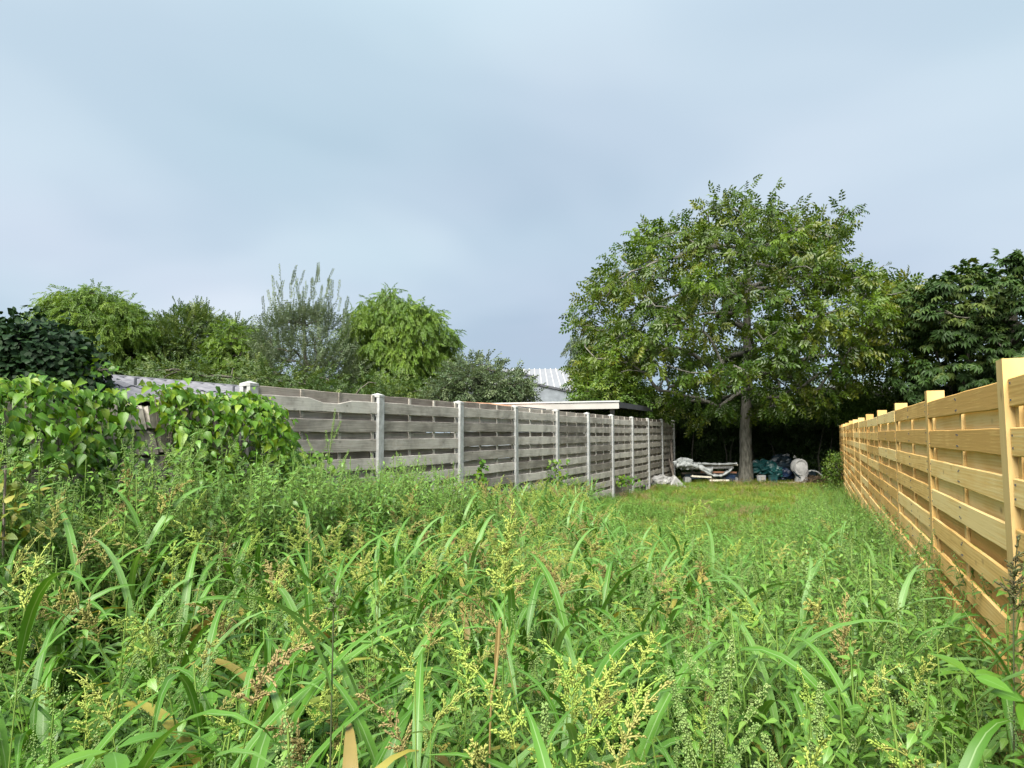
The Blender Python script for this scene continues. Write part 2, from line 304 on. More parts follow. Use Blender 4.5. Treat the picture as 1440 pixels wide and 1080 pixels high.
# ================================================================ GREY FENCE (left)
D1, S1 = 1.945, 4.63
def slat_mesh(name, L, h, th, mat, seed, wob=0.0026, nseg=9, notch=False, bw=.003):
    r = np.random.default_rng(seed); b = MB(); xs = np.linspace(-L / 2, L / 2, nseg); V = []
    for x in xs:
        dz1, dz0, dy = r.normal(0, wob, 3) * (1, 1, 0.6); bow = bw * math.cos(x * 5.2 / L * math.pi)
        z1, z0 = h / 2 + dz1, -h / 2 + dz0; c = 0.004
        if notch and abs(x - notch) < L * 0.09: z1 -= h * 0.28
        V += [(x, -th / 2 + dy + bow, z0 + c), (x, -th / 2 + dy + bow, z1 - c), (x, -th / 2 + c + dy + bow, z1), (x, th / 2 - c + dy + bow, z1), (x, th / 2 + dy + bow, z1 - c), (x, th / 2 + dy + bow, z0 + c), (x, th / 2 - c + dy + bow, z0), (x, -th / 2 + c + dy + bow, z0)]
    Fq = [(i * 8 + k, i * 8 + (k + 1) % 8, i * 8 + 8 + (k + 1) % 8, i * 8 + 8 + k) for i in range(nseg - 1) for k in range(8)]
    Fq = [f[::-1] for f in Fq]
    e = (nseg - 1) * 8
    Fq += [(0, 1, 2, 3), (0, 3, 4, 7), (4, 5, 6, 7), (e + 3, e + 2, e + 1, e), (e + 7, e + 4, e + 3, e), (e + 7, e + 6, e + 5, e + 4)]
    b.add(V, Fq, mat)
    if bw == 0.0:
        for x in (-L / 2 + .03, -.012, .012, L / 2 - .03):
            for z in (-.024, .024): b.box((x + r.normal(0, .003), th / 2 + .001, z + r.normal(0, .004)), (.007, .004, .007), M['darkroof'])
    return b.mesh(name)
o0 = G(S1, -LL)
grey_fence = thing('slatted_fence', 'long weathered grey slatted fence with pale concrete posts on the left', 'fence', o0, GROT)
PL = D1 - 0.10
fr = [slat_mesh('slat', PL, 0.132, 0.018, M['grey_slat'], k, notch=(0.1 if k == 5 else False)) for k in range(6)]
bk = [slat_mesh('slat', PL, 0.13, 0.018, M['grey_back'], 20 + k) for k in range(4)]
bt = MB(); bt.box((0, 0, 0), (0.045, 0.016, 1.85), M['grey_slat']); batten_me = bt.mesh('batten')
def post_mesh():
    b = MB(); H = 2.113
    V = []; prof = [(-.05, -.06), (.05, -.06), (.05, -.022), (.022, -.022), (.022, .022), (.05, .022), (.05, .06), (-.05, .06), (-.05, .022), (-.022, .022), (-.022, -.022), (-.05, -.022)]
    for z in (-0.1, 1.0, H - 0.04): V += [(x, y, z) for x, y in prof]
    k = 12; Fq = [(j * k + i, j * k + (i + 1) % k, (j + 1) * k + (i + 1) % k, (j + 1) * k + i) for j in range(2) for i in range(k)]
    b.add(V, Fq, M['concrete'])
    b.box((0, 0, H - 0.025), (0.106, 0.126, 0.024), M['concrete'])
    P = [(-.053, -.063, H - .012), (.053, -.063, H - .012), (.053, .063, H - .012), (-.053, .063, H - .012), (0, 0, H + .012)]
    b.add(P, [(0, 1, 4), (1, 2, 4), (2, 3, 4), (3, 0, 4)], M['concrete']); return b.mesh('concrete_post')
pm = post_mesh()
for i in range(11):
    put('concrete_post', pm, grey_fence, (i * D1, 0, random.uniform(-.012, .008)), (random.uniform(-.006, .006), random.uniform(-.004, .004), 0))
for i in range(10):
    xm = (i + 0.5) * D1; tz = random.uniform(-.01, .006)
    for k in range(9):
        m = fr[(k * 2 + i * 5) % 5] if not (i == 0 and k == 0) else fr[5]
        put('slat', m, grey_fence, (xm, -0.018, 2.015 - .0625 - .21 * k + tz + random.uniform(-.005, .005)), (random.uniform(-.02, .02), random.uniform(-.0025, .0025), 0))
    for k in range(9):
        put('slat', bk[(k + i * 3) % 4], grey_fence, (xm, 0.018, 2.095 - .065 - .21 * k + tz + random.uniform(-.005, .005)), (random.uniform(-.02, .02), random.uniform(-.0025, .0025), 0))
    for k in range(4):
        put('batten', batten_me, grey_fence, (xm + (k - 1.5) * (PL - 0.06) / 3 * 0.985, 0.0, 2.09 - 0.925 + tz))

# ================================================================ WOODEN FENCE (right)
D2, S2 = 1.90, 2.87
wood_fence = thing('wooden_fence', 'new yellow pine slatted fence with square posts on the right', 'fence', G(S2 - D2, RR), GROT)
PL2 = D2 - 0.085
wf = [slat_mesh('slat', PL2, 0.098, 0.016, M['pine'], 40 + k, 0.0012, bw=0.0) for k in range(5)]
pb = MB(); pb.box((0, 0, 0.93), (0.09, 0.09, 2.06), M['pine_post']); ppost = pb.mesh('wooden_post')
bt2 = MB(); bt2.box((0, 0, 0), (0.045, 0.014, 1.78), M['pine_post']); batten2 = bt2.mesh('batten')
NP = 13
for i in range(NP):
    put('wooden_post', ppost, wood_fence, (i * D2, -0.035, -0.048 + random.uniform(-.01, .01)), (random.uniform(-.006, .006), random.uniform(-.005, .005), 0))
for i in range(NP - 1):
    xm = (i + .5) * D2; tz = random.uniform(-.006, .008)
    for k in range(11):
        put('slat', wf[(k * 2 + i * 3) % 5], wood_fence, (xm, 0.0, 1.837 - .046 - .169 * k + tz + random.uniform(-.002, .002)), (random.uniform(-.012, .012), random.uniform(-.0012, .0012), 0))
    for k in range(10):
        put('slat', wf[(k * 2 + 1 + i) % 5], wood_fence, (xm, -0.031, 1.837 - .1305 - .169 * k + tz - (0.004 if k < 5 else 0.006)), (random.uniform(-.012, .012), random.uniform(-.0012, .0012), 0))
    for k in range(3):
        put('batten', batten2, wood_fence, (xm + (k - 1) * (PL2 - 0.05) / 2, -0.0155, 1.83 - .89 + tz))

# ================================================================ BLOCK WALL under the vines, shed roof behind it
wall = thing('block_wall', 'low rubble block wall showing between the vines, under the shed roof', 'wall', G(-1.4, -LL - 0.08), GROT)
wb = MB(); wb.box((3.0, 0.06, 0.93), (6.0, 0.10, 1.86), M['block']); wb.build('wall_core', wall)
bl = []
for k in range(4):
    b = MB(); r = np.random.default_rng(90 + k); V = []
    for z in (-.082, .082):
        for x, y in ((-.09, -.05), (.09, -.05), (.09, .05), (-.09, .05)): V.append((x + r.normal(0, .014), y + r.normal(0, .02), z + r.normal(0, .012)))
    b.add(V, [(3, 2, 1, 0), (4, 5, 6, 7), (0, 1, 5, 4), (1, 2, 6, 5), (2, 3, 7, 6), (3, 0, 4, 7)], M['block']); bl.append(b.mesh('block'))
for rz_ in range(10):
    for c in range(28):
        x = 0.1 + c * 0.205 + (0.1 if rz_ % 2 else 0)
        if x > 5.85: continue
        put('block', bl[(rz_ * 3 + c * 7) % 4], wall, (x, -0.03 + random.uniform(-.012, .012), 0.09 + rz_ * 0.186), (random.uniform(-.02, .02), 0, random.uniform(-.02, .02)))
shed = thing('shed', 'shed with grey corrugated fibre cement roof behind the vine covered wall', 'shed', G(3.62, -LL - 0.2), GROT)
def roof_pt(a, b):             # a along fence, b away from the garden
    return a, b, 1.92 + b * 0.26
rb = MB(); wl = 0.146; ns = 8; A = 6.2
ys = [0, 0.45, 0.452, 0.95]
na = int(A / wl * ns); xs = np.linspace(0, A, na)
for (y0, y1, dz) in ((0.0, 0.62, 0.0), (0.55, 1.0, 0.012)):
    V = []
    for y in (y0, y1):
        for x in xs: V.append((x, y, 1.90 + y * 0.26 + dz + 0.011 * math.cos(x / wl * 2 * math.pi)))
    V += [(v[0], v[1], v[2] - 0.007) for v in V]
    q = [(i, i + 1, na + i + 1, na + i) for i in range(na - 1)]
    q += [(3 * na + i, 3 * na + i + 1, 2 * na + i + 1, 2 * na + i) for i in range(na - 1)]
    q += [(2 * na + i, 2 * na + i + 1, i + 1, i) for i in range(na - 1)]
    rb.add(V, q, M['roof_grey'])
rb.build('corrugated_roof', shed)
# corrugation running up the slope as bold ridges
cr = MB(); cr.tube([(0.0, 1.0, 2.165), (A, 1.0, 2.165)], 0.018, M['roof_grey'], 8)
cr.build('ridge_cap', shed)
bx = MB(); bx.beam((0.02, -0.02, 1.84), (0.02, 1.0, 2.10), 0.03, 0.06, M['stick']); bx.build('verge_board', shed)
bx = MB(); bx.box((A / 2, 1.9, 0.95), (A, 1.6, 1.9), M['block']); bx.build('shed_wall', shed)
bx = MB(); V = [(0, 1.02, 2.16), (A, 1.02, 2.16), (A, 2.9, 1.75), (0, 2.9, 1.75)]; V += [(a, b, c - .03) for a, b, c in V]
bx.add(V, [(0, 1, 2, 3), (7, 6, 5, 4), (0, 3, 7, 4), (1, 5, 6, 2), (2, 6, 7, 3), (0, 4, 5, 1)], M['roof_grey']); bx.build('back_roof', shed)
for k in range(5):
    b = MB(); b.tube([(0.5 + k * 1.1, 0.60, 2.07), (0.5 + k * 1.1, 0.60, 2.13)], 0.012, M['darkroof'], 6); b.build('roof_bolt', shed)

# ================================================================ CARPORT behind the grey fence
cp = thing('carport', 'flat roofed carport with pale fascia showing above the grey fence', 'carport', G(17.7, -LL - 0.4), GROT)
b = MB(); b.box((2.0, 2.6, 2.44), (4.0, 5.6, 0.10), M['darkroof']); b.build('roof', cp)
b = MB(); b.box((-0.015, 2.6, 2.405), (0.03, 5.66, 0.19), M['fascia']); b.box((-0.03, 2.6, 2.505), (0.06, 5.70, 0.035), M['white']); b.build('fascia', cp)
b = MB(); b.box((2.0, -0.215, 2.41), (4.0, 0.03, 0.14), M['darkroof']); b.build('side_fascia', cp)
for x, y in ((0.5, 0.1), (0.5, 2.6), (0.5, 5.0), (3.8, 0.1)):
    b = MB(); b.box((x, y, 1.19), (0.1, 0.1, 2.38), M['fascia']); b.build('carport_post', cp)
b = MB(); b.box((3.9, 2.6, 1.19), (0.1, 5.2, 2.36), M['darkroof']); b.build('back_wall', cp)

# ================================================================ FAR BUILDINGS
wh = thing('warehouse', 'distant warehouse with white standing seam metal roof beyond the carport', 'warehouse', at(770, 610, 62), R(-4))
wh.location.z = 0
zb, zt = 1.65 + (610 - 557) / F * 62, 1.65 + (610 - 517) / F * 62
def prism(b, P, mat):           # P: 8 points bottom ring then top ring
    b.add(P, [(3, 2, 1, 0), (4, 5, 6, 7), (0, 1, 5, 4), (1, 2, 6, 5), (2, 3, 7, 6), (3, 0, 4, 7)], mat)
b = MB(); b.box((0.8, 6, zb / 2), (9.5, 12, zb), M['greywall']); b.build('wall', wh)
b = MB(); prism(b, [(-4.6, -.3, zb - .15), (4.0, -.3, zb - .15), (4.0, 9, zb - .15), (-4.6, 9, zb - .15), (-4.6, -.3, zb), (4.0, -.3, zb), (3.0, 7, zt + .55), (-4.6, 7, zt + .55)], M['metalroof']); rf = b.build('metal_roof', wh)
for k in range(15):
    x0 = -4.6 + k * 0.6; x1 = -4.6 + k * 0.53
    b = MB(); b.beam((x0, -.3, zb + .03), (x1, 7, zt + .58), 0.07, 0.09, M['white']); b.build('roof_seam', rf)
b = MB(); b.box((3.35, 1.5, zb + 1.3), (0.5, 0.5, 1.4), M['greywall']); b.build('flue', rf)
gh = thing('grey_house', 'dark grey gabled building in front of the white metal roof', 'house', at(745, 610, 52), R(2)); gh.location.z = 0
zg = lambda y: 1.65 + (610 - y) / F * 52
b = MB(); prism(b, [(-6, 0, 0), (3.2, 0, 0), (3.2, 6, 0), (-6, 6, 0), (-6, 0, zg(540)), (0.3, 0, zg(540)), (0.3, 6, zg(540)), (-6, 6, zg(540))], M['greywall'])
b.add([(0.3, 0, zg(540)), (3.2, 0, zg(552)), (3.2, 6, zg(552)), (0.3, 6, zg(540)), (3.2, 0, 0), (3.2, 6, 0)], [(0, 1, 2, 3), (1, 4, 5, 2)], M['greywall'])
b.add([(0.3, -.01, 0), (3.2, -.01, 0), (3.2, -.01, zg(552)), (0.3, -.01, zg(540))], [(0, 1, 2, 3)], M['greywall']); b.build('wall', gh)
b = MB(); b.beam((0.2, -.06, zg(540) + .05), (3.35, -.06, zg(552) + .03), 0.1, 0.16, M['darkroof']); b.beam((-6, -.06, zg(540) + .06), (0.22, -.06, zg(540) + .06), 0.1, 0.14, M['white']); b.build('roof_edge', gh)
b = MB(); prism(b, [(-6, 1.5, zg(539)), (0.6, 1.5, zg(539)), (0.6, 6, zg(539)), (-6, 6, zg(539)), (-6, 1.5, zg(522)), (-.9, 1.5, zg(522)), (-.9, 6, zg(522)), (-6, 6, zg(522))], M['greywall'])
b.add([(-.9, 1.48, zg(539)), (.6, 1.48, zg(539)), (.6, 1.48, zg(529)), (-.9, 1.48, zg(522))], [(0, 1, 2, 3)], M['greywall']); b.build('upper_wall', gh)
b = MB(); b.beam((-.95, 1.4, zg(521.5)), (.7, 1.4, zg(528)), 0.12, 0.12, M['darkroof']); b.box((-3.4, 1.4, zg(521.5)), (5, .12, .12), M['darkroof']); b.build('upper_roof_edge', gh)
for k in range(4):
    w = MB(); w.box((-5.2 + k * 1.5, -.02, zg(546)), (0.9, 0.05, 0.35), M['glass']); wo_ = w.build('window', gh)
    w = MB(); w.box((-5.2 + k * 1.5, -.03, zg(550.5)), (1.0, 0.08, 0.08), M['white']); w.build('sill', wo_)
lh = thing('low_shed', 'low shed with moss and orange roof tiles just behind the grey fence', 'shed', at(688, 610, 17.5), GROT - R(90)); lh.location.z = 0
zl = lambda y: 1.65 + (610 - y) / F * 17.5
b = MB(); b.box((0, 1, zl(572) / 2), (1.6, 2, zl(572)), M['greywall']); b.build('wall', lh)
b = MB(); prism(b, [(-.85, -.1, zl(572)), (.75, -.1, zl(572)), (.75, 2, zl(572)), (-.85, 2, zl(572)), (-.80, -.1, zl(564)), (.3, -.1, zl(570)), (.3, 2, zl(570)), (-.8, 2, zl(562))], M['tileroof']); b.build('tiled_roof', lh)
ph = thing('pale_house', 'pale distant house glimpsed between the walnut and the chestnut tree', 'house', at(1250, 610, 48), R(8)); ph.location.z = 0
b = MB(); b.box((0, 3, 2.2), (5.0, 6, 4.4), M['fascia']); b.build('wall', ph)
b = MB(); V = [(-2.8, -.3, 4.35), (2.8, -.3, 4.35), (2.8, 6.3, 4.35), (-2.8, 6.3, 4.35), (-2.2, 3, 5.5), (2.2, 3, 5.5)]
b.add(V, [(0, 1, 5, 4), (2, 3, 4, 5)], M['metalroof']); b.add(V, [(1, 2, 5), (3, 0, 4)], M['metalroof']); b.build('roof', ph)
w = MB(); w.box((0, -.02, 3.1), (1.2, .06, 1.0), M['glass']); w.build('window', ph)

# ================================================================ DEBRIS under the walnut
def crumple(name, parent, c, rad, mat, seed, nu=26, nv=14, amp=0.28, flat=0.0, rot=0.0):
    r = np.random.default_rng(seed); b = MB(); V = []
    ph1 = r.random((6, 4)) * 6.28; fr_ = r.integers(2, 7, (6, 2))
    for j in range(nv + 1):
        v = j / nv * math.pi
        for i in range(nu):
            u = i / nu * 2 * math.pi; k = 1.0
            for q in range(6): k += amp / 3.2 * math.sin(fr_[q, 0] * u + ph1[q, 0]) * math.sin(fr_[q, 1] * v + ph1[q, 1])
            k += r.normal(0, amp * 0.30)
            x, y, z = k * math.sin(v) * math.cos(u) * rad[0], k * math.sin(v) * math.sin(u) * rad[1], k * math.cos(v) * rad[2]
            V.append((x * math.cos(rot) - y * math.sin(rot), x * math.sin(rot) + y * math.cos(rot), z))
    V = np.array(V); V[:, 2] -= V[:, 2].min() * 1.0 + flat; V[:, 2] = np.maximum(V[:, 2], -0.02)
    Fq = [(j * nu + i, j * nu + (i + 1) % nu, (j + 1) * nu + (i + 1) % nu, (j + 1) * nu + i) for j in range(nv) for i in range(nu)]
    b.add(V + np.array(c), [f[::-1] for f in Fq], mat); return b.build(name, parent)
def gp(px, Y, z=0.0):
    p = at(px, 610, Y); p[2] = z; return p
# sticks leaning on the fence
for (px0, Y0, px1, py1, Y1, w, lab) in ((899, 20.5, 890.5, 632, 21.2, .05, 'thin grey stick leaning on the fence, leftmost of the leaning sticks'),
        (911, 20.9, 901, 645, 21.6, .08, 'short wide grey batten leaning on the fence beside the stone slab'),
        (919, 21.5, 908, 614, 22.2, .045, 'long slim stick leaning on the fence behind the stone slab'),
        (949, 22.6, 936, 628, 23.3, .05, 'stick leaning at the far fence end, left of its neighbour'),
        (946, 22.9, 942, 600, 23.6, .06, 'tallest stick leaning at the far end of the grey fence')):
    a = gp(px0, Y0); e = at(px1, py1, Y1); b = MB(); b.beam((0, 0, 0), e - a, w, 0.03, M['stick'])
    tag(b.build('leaning_stick', loc=a), lab, 'stick', 'sticks leaning against the fence')
p = gp(913, 21.3); b = MB(); b.box((0, 0, .19), (.20, .05, .42), M['concrete'], M=np.array(Euler((-.15, .12, .3)).to_matrix()))
tag(b.build('stone_slab', loc=p), 'grey concrete slab piece standing against the fence beside the sheet', 'slab')
p = gp(926, 21.9); b = MB(); b.box((0, 0, .2), (.14, .05, .40), M['concrete'], M=np.array(Euler((-.12, 0, .3)).to_matrix()))
tag(b.build('stone_slab', loc=p), 'small upright concrete piece between two leaning sticks', 'slab')
p = gp(928, 20.9); tag(crumple('crumpled_sheet', None, (0, 0, 0), (.42, .25, .17), M['tarp'], 3), 'crumpled grey sheet lying low at the fence foot', 'sheet').location = p
b = MB(); prism(b, [(-.28, -.2, 0), (.38, -.15, 0), (.3, .3, 0), (-.2, .3, 0), (-.05, -.1, .38), (.02, -.12, .36), (.05, .1, .42), (-.05, .1, .36)], M['tarp'])
tag(b.build('folded_board', loc=gp(947, 20.8), rot=(0, 0, .2)), 'grey folded cardboard peak beside the crumpled sheet', 'cardboard')
# board pile
pile = [(955, 1036, 22.9, .60, .05, .10, 'plank_pale', 'long pale plank on top of the board pile left of the trunk'),
        (958, 1030, 23.2, .50, .07, .12, 'white', 'white board just below the top plank of the pile'),
        (985, 1034, 22.8, .40, .05, .10, 'plank_brown', 'red brown plank in the middle of the board pile'),
        (957, 1005, 23.1, .34, .05, .10, 'stick', 'grey brown plank sticking out low at the left of the pile'),
        (960, 1038, 23.3, .22, .16, .5, 'navy', 'dark crate under the board pile'),
        (1008, 1030, 22.9, .16, .22, .3, 'blue', 'blue plastic crate under the board pile')]
for x0, x1, Y, z, h, w, m, lab in pile:
    a, e = gp(x0, Y, z), gp(x1, Y + .05, z + (.02 if m != 'plank_brown' else -.02)); b = MB()
    if 'crate' in lab:
        b.box((0, 0, 0), (np.linalg.norm(e - a), w, h), M[m]); b.box((0, 0, h / 2 + .01), (np.linalg.norm(e - a) + .03, w + .03, .03), M[m])
        for k in range(5): b.box((np.linalg.norm(e - a) * (k - 2) / 5, -w / 2 - .008, 0), (.03, .02, h * .9), M[m])
        tag(b.build('plastic_crate', loc=(a + e) / 2), lab, 'crate')
    else:
        b.beam((0, 0, 0), e - a, w, h, M[m]); b.box((.1, -.002, h / 2 + .004), (.05, w * .9, .01), M[m]); tag(b.build('plank', loc=a), lab, 'plank', 'planks in the rubbish pile')
for x0, x1, y0, y1, Y, lab in ((972, 1000, 669.5, 671, 22.6, 'short white plank lying in front of the board pile, the upper one'), (998, 1025, 675.5, 675.5, 22.2, 'short white plank nearest the trunk on the grass')):
    a, e = at(x0, y0, Y), at(x1, y1, Y); b = MB(); b.beam((0, 0, 0), e - a, .12, .05, M['plank_pale']); b.box((.05, 0, .028), (.03, .1, .01), M['plank_pale'])
    tag(b.build('plank', loc=a), lab, 'plank', 'planks in the rubbish pile')
for px, Y, wh3 in ((965, 23, 'left end'), (1030, 23.1, 'right end, next to the trunk'), (1000, 22.9, 'middle')):
    b = MB(); b.box((0, 0, .1), (.2, .3, .2), M['concrete']); b.box((0, 0, .21), (.14, .24, .03), M['concrete'])
    tag(b.build('concrete_block', loc=gp(px, Y)), 'grey concrete block carrying the board pile at its ' + wh3, 'block', 'concrete blocks under the pile')
# draped plastic: bundle, diagonal strip and loop
b = MB()
def strip(P, w, mat):
    P = np.array(P, float); t = np.linspace(0, 1, 28); idx = t * (len(P) - 1); i0 = np.minimum(idx.astype(int), len(P) - 2); f = (idx - i0)[:, None]
    f = f * f * (3 - 2 * f); C = P[i0] * (1 - f) + P[i0 + 1] * f
    V = []
    for i, c in enumerate(C):
        wob = w * (1 + .35 * math.sin(i * 1.7)); V += [c + (0, .05, wob / 2), c + (0, -.07, wob * .15), c + (0, -.02, -wob / 2)]
    b.add(V, [(3 * i + j, 3 * i + 3 + j, 3 * i + 4 + j, 3 * i + 1 + j) for i in range(27) for j in range(2)], mat)
q = lambda x, y, Y=22.65: at(x, y, Y)
strip([q(951, 655), q(966, 652), q(982, 656), q(1000, 662), q(1002, 659)], .16, M['plastic'])
strip([q(975, 652), q(988, 661), q(1003, 669), q(1015, 669), q(1025, 663), q(1029, 659)], .09, M['plastic'])
strip([q(953, 650, 22.8), q(985, 652, 22.8), q(1010, 653, 22.8), q(1036, 652, 22.8)], .07, M['plastic'])
ob = b.build('plastic_sheet', smooth=True); tag(ob, 'twisted white plastic sheeting draped over the board pile', 'sheeting')
sm = ob.modifiers.new('s', 'SOLIDIFY'); sm.thickness = 0.01
tag(crumple('plastic_bundle', None, (0, 0, 0), (.30, .2, .17), M['plastic'], 8), 'bundled grey white plastic at the left end of the board pile', 'bundle').location = q(961, 661, 22.8)
# right of the trunk
tag(crumple('teal_tarp', None, (0, 0, 0), (.46, .35, .26), M['teal'], 12, amp=.34), 'crumpled teal green tarpaulin heap right behind the walnut trunk', 'tarpaulin').location = gp(1070, 23.6, .12)
tag(crumple('teal_bag', None, (0, 0, 0), (.22, .2, .2), M['teal'], 13), 'small teal bag slumped at the right end of the tarpaulin', 'bag').location = gp(1089, 23.1, .10)
tag(crumple('blue_sack', None, (0, 0, 0), (.30, .25, .22), M['blue'], 14), 'dark blue sack between the tarpaulin and the white bag', 'sack').location = gp(1099, 23.3)
tag(crumple('dark_sack', None, (0, 0, 0), (.45, .3, .30), M['navy'], 15), 'black plastic sack behind the dark blue sack', 'sack').location = gp(1098, 23.9, .2)
b = MB(); b.box((0, 0, .14), (.22, .2, .28), M['teal']); b.box((0, 0, .29), (.24, .22, .03), M['teal']); b.box((0, -.105, .16), (.1, .02, .04), M['navy'])
tag(b.build('plastic_crate', loc=gp(1085, 22.5)), 'small upright teal box standing on the grass before the tarpaulin', 'box')
b = MB(); b.box((0, 0, .2), (.24, .3, .40), M['navy']); b.box((0, 0, .41), (.27, .33, .03), M['navy'])
tag(b.build('plastic_crate', loc=gp(1138, 23.9)), 'dark blue box standing behind the white bag', 'box')
b = MB(); b.beam((0, 0, 0), (.55, 0, 0), .1, .04, M['plank_pale']); b.box((.1, 0, .024), (.03, .08, .01), M['plank_pale'])
tag(b.build('plank', loc=gp(1091, 22.6, .06)), 'short yellowish plank lying on the grass left of the white bag', 'plank', 'planks in the rubbish pile')
b = MB(); b.box((0, 0, .15), (.25, .12, .30), M['concrete'], rz=.2); b.box((.02, -.07, .20), (.1, .05, .12), M['block'], rz=.2)
tag(b.build('concrete_block', loc=gp(1069, 22.7)), 'broken concrete block right of the walnut trunk', 'block')
# white big bag: slumped skirt below and an open mouth tilted to the viewer
bagt = thing('white_bag', 'white woven builder bag with its open mouth tilted forward', 'bag', gp(1123, 22.7))
b = MB(); V = []; nu = 26
r8 = np.random.default_rng(5)
prof = [(.20, .0, .00), (.22, .12, .00), (.19, .27, -.01), (.23, .36, -.02), (.27, .50, -.03), (.26, .66, -.02), (.20, .77, .0), (.10, .83, .02)]
for j, (rr_, z, yo) in enumerate(prof):
    for i in range(nu):
        a = i / nu * 2 * math.pi; k = 1 + .06 * math.sin(5 * a + j * 1.3) + r8.normal(0, .02)
        V.append((rr_ * k * math.cos(a) - (.02 if j > 3 else -.04), rr_ * .75 * k * math.sin(a) + yo, z))
b.add(V, [(j * nu + i, j * nu + (i + 1) % nu, (j + 1) * nu + (i + 1) % nu, (j + 1) * nu + i) for j in range(len(prof) - 1) for i in range(nu)], M['bag'])
b.add(np.vstack([V[-nu:], [(-.02, .02, .85)]]), [(i, (i + 1) % nu, nu) for i in range(nu)], M['bag']); b.build('bag_body', bagt, smooth=True)
b = MB(); C = np.array((-.03, -.17, .56)); V = []
for j, (ra, yy) in enumerate(((.235, .03), (.24, -.03), (.21, -.035), (.16, .04), (.05, .07))):
    for i in range(nu):
        a = i / nu * 2 * math.pi; V.append(C + (ra * math.cos(a) * .92, yy - .10 * math.sin(a) * .3, ra * 1.12 * math.sin(a)))
b.add(V, [(j * nu + i, j * nu + (i + 1) % nu, (j + 1) * nu + (i + 1) % nu, (j + 1) * nu + i)[::-1] for j in range(4) for i in range(nu)], M['bag'])
b.add(np.vstack([V[-nu:], [C + (0, .08, 0)]]), [((i + 1) % nu, i, nu) for i in range(nu)], M['tarp']); b.build('bag_mouth', bagt, smooth=True)
b = MB(); b.tube([(-.22, -.1, .86), (-.2, -.12, .95), (-.15, -.1, .88)], .015, M['bag']); b.build('strap', bagt)
b = MB(); b.tube([(-.30, -.22, .44), (-.2, -.27, .30), (-.08, -.25, .22)], .022, M['navy']); b.build('strap', bagt)
b = MB(); t = np.linspace(0, 1, 20); P = [at(1133, 672, 22.7), at(1134, 664, 22.7), at(1141, 661.5, 22.7), at(1149, 663, 22.7), at(1155, 668, 22.7), at(1160, 675, 22.7)]
P = np.array(P); tt = np.linspace(0, 5, 24); P2 = np.stack([np.interp(tt, range(6), P[:, k]) for k in range(3)], 1); b.tube(P2, .022, M['white'])
tag(b.build('bent_pipe'), 'thin white pipe bent in an arch over the brown litter', 'pipe')
br = MB()
for k in range(420):
    x = rng.normal(0, .42); y = rng.normal(0, .2); h = .26 * math.exp(-x * x * 3) * rng.random(); c = np.array((x, y, h)); dv = rng.normal(0, 1, 3) * (1, 1, .35); dv *= rng.uniform(.04, .16) / np.linalg.norm(dv)
    br.tube([c - dv, c + dv], .008, M['brush'], 3, cap=False)
tag(br.build('brush_heap', loc=gp(1148, 22.6, .03)), 'low brown heap of dead brush and litter right of the white bag', 'heap')

# ================================================================ VEGETATION HELPERS
def norm(v): return v / (np.linalg.norm(v, axis=-1, keepdims=True) + 1e-9)
def frames(axis, up):           # matrices whose columns are (axis, side, normal)
    a = norm(axis); s = norm(np.cross(up, a)); n_ = np.cross(a, s); return np.stack([a, s, n_], -1)
def leaf_t(L, W, prof=(0, .75, 1, .7, 0), fold=.25, droop=.2, stem=0.0):   # leaf along +x, 3 verts across
    n = len(prof); V = []; mid = []
    for i, w in enumerate(prof):
        t = i / (n - 1); x = stem + L * t; z = -droop * L * t * t
        hw = max(w, .04) * W / 2
        V += [(x, -hw, z + fold * hw), (x, 0, z), (x, hw, z + fold * hw)]; mid += [1, 0, 1]
    Fq = [(3 * i + j, 3 * i + 3 + j, 3 * i + 4 + j, 3 * i + 1 + j) for i in range(n - 1) for j in range(2)]
    return np.array(V), np.array(Fq), np.array(mid, float)
def join_t(parts):
    V = []; Fq = []; mm = []; n = 0
    for v, f, m in parts: V.append(v); Fq.append(f + n); mm.append(m); n += len(v)
    return np.vstack(V), np.vstack(Fq), np.concatenate(mm)
def xf(t, M3, T): return t[0] @ np.asarray(M3).T + np.asarray(T), t[1], t[2]
def rotm(x=0, y=0, z=0): return np.array(Euler((x, y, z)).to_matrix())
def small_leaf(L, W, fold=.3, droop=.15):      # 2 quads
    return np.array([(0, 0, 0), (L * .5, -W / 2, fold * W / 2), (L, 0, -droop * L), (L * .5, W / 2, fold * W / 2), (L * .5, 0, -droop * L * .3)]), np.array([(0, 1, 4), (1, 2, 4), (2, 3, 4), (3, 0, 4)]), np.array([0, 1, 0, 1, 0.])
def walnut_leaf():
    P = []; L = .30
    for i, (t, a) in enumerate(((.25, 55), (.25, -55), (.52, 50), (.52, -50), (.8, 42), (.8, -42), (1, 0))):
        P.append(xf(small_leaf(.13, .070, .25, .25), rotm(0, .25, R(a)), (L * t, 0, -.10 * L * t * t)))
    P.append((np.array([(0, -.002, 0), (0, .002, 0), (L, .001, -.1 * L), (L, -.001, -.1 * L)]), np.array([(0, 1, 2), (0, 2, 3)]), np.ones(4))); return join_t(P)
def palm_leaf(L=.2, n=6):
    return join_t([xf(small_leaf(L * (1 - .25 * abs(k - (n - 1) / 2) / (n / 2)), L * .40, .2, .35), rotm(0, .35, R(-95 + 190 * k / (n - 1))), (0.02, 0, 0)) for k in range(n)])
def strand(L, n, ll, lw, curve=.3, ang=35):    # twig with alternating leaves
    P = []
    for i in range(n):
        t = (i + .5) / n; s = 1 if i % 2 else -1
        P.append(xf(small_leaf(ll, lw, .15, .2), rotm(rng.uniform(-.6, .6), rng.uniform(-.3, .6), R(ang * s + rng.uniform(-15, 15))), (L * t, 0, -curve * L * t * t)))
    return join_t(P)
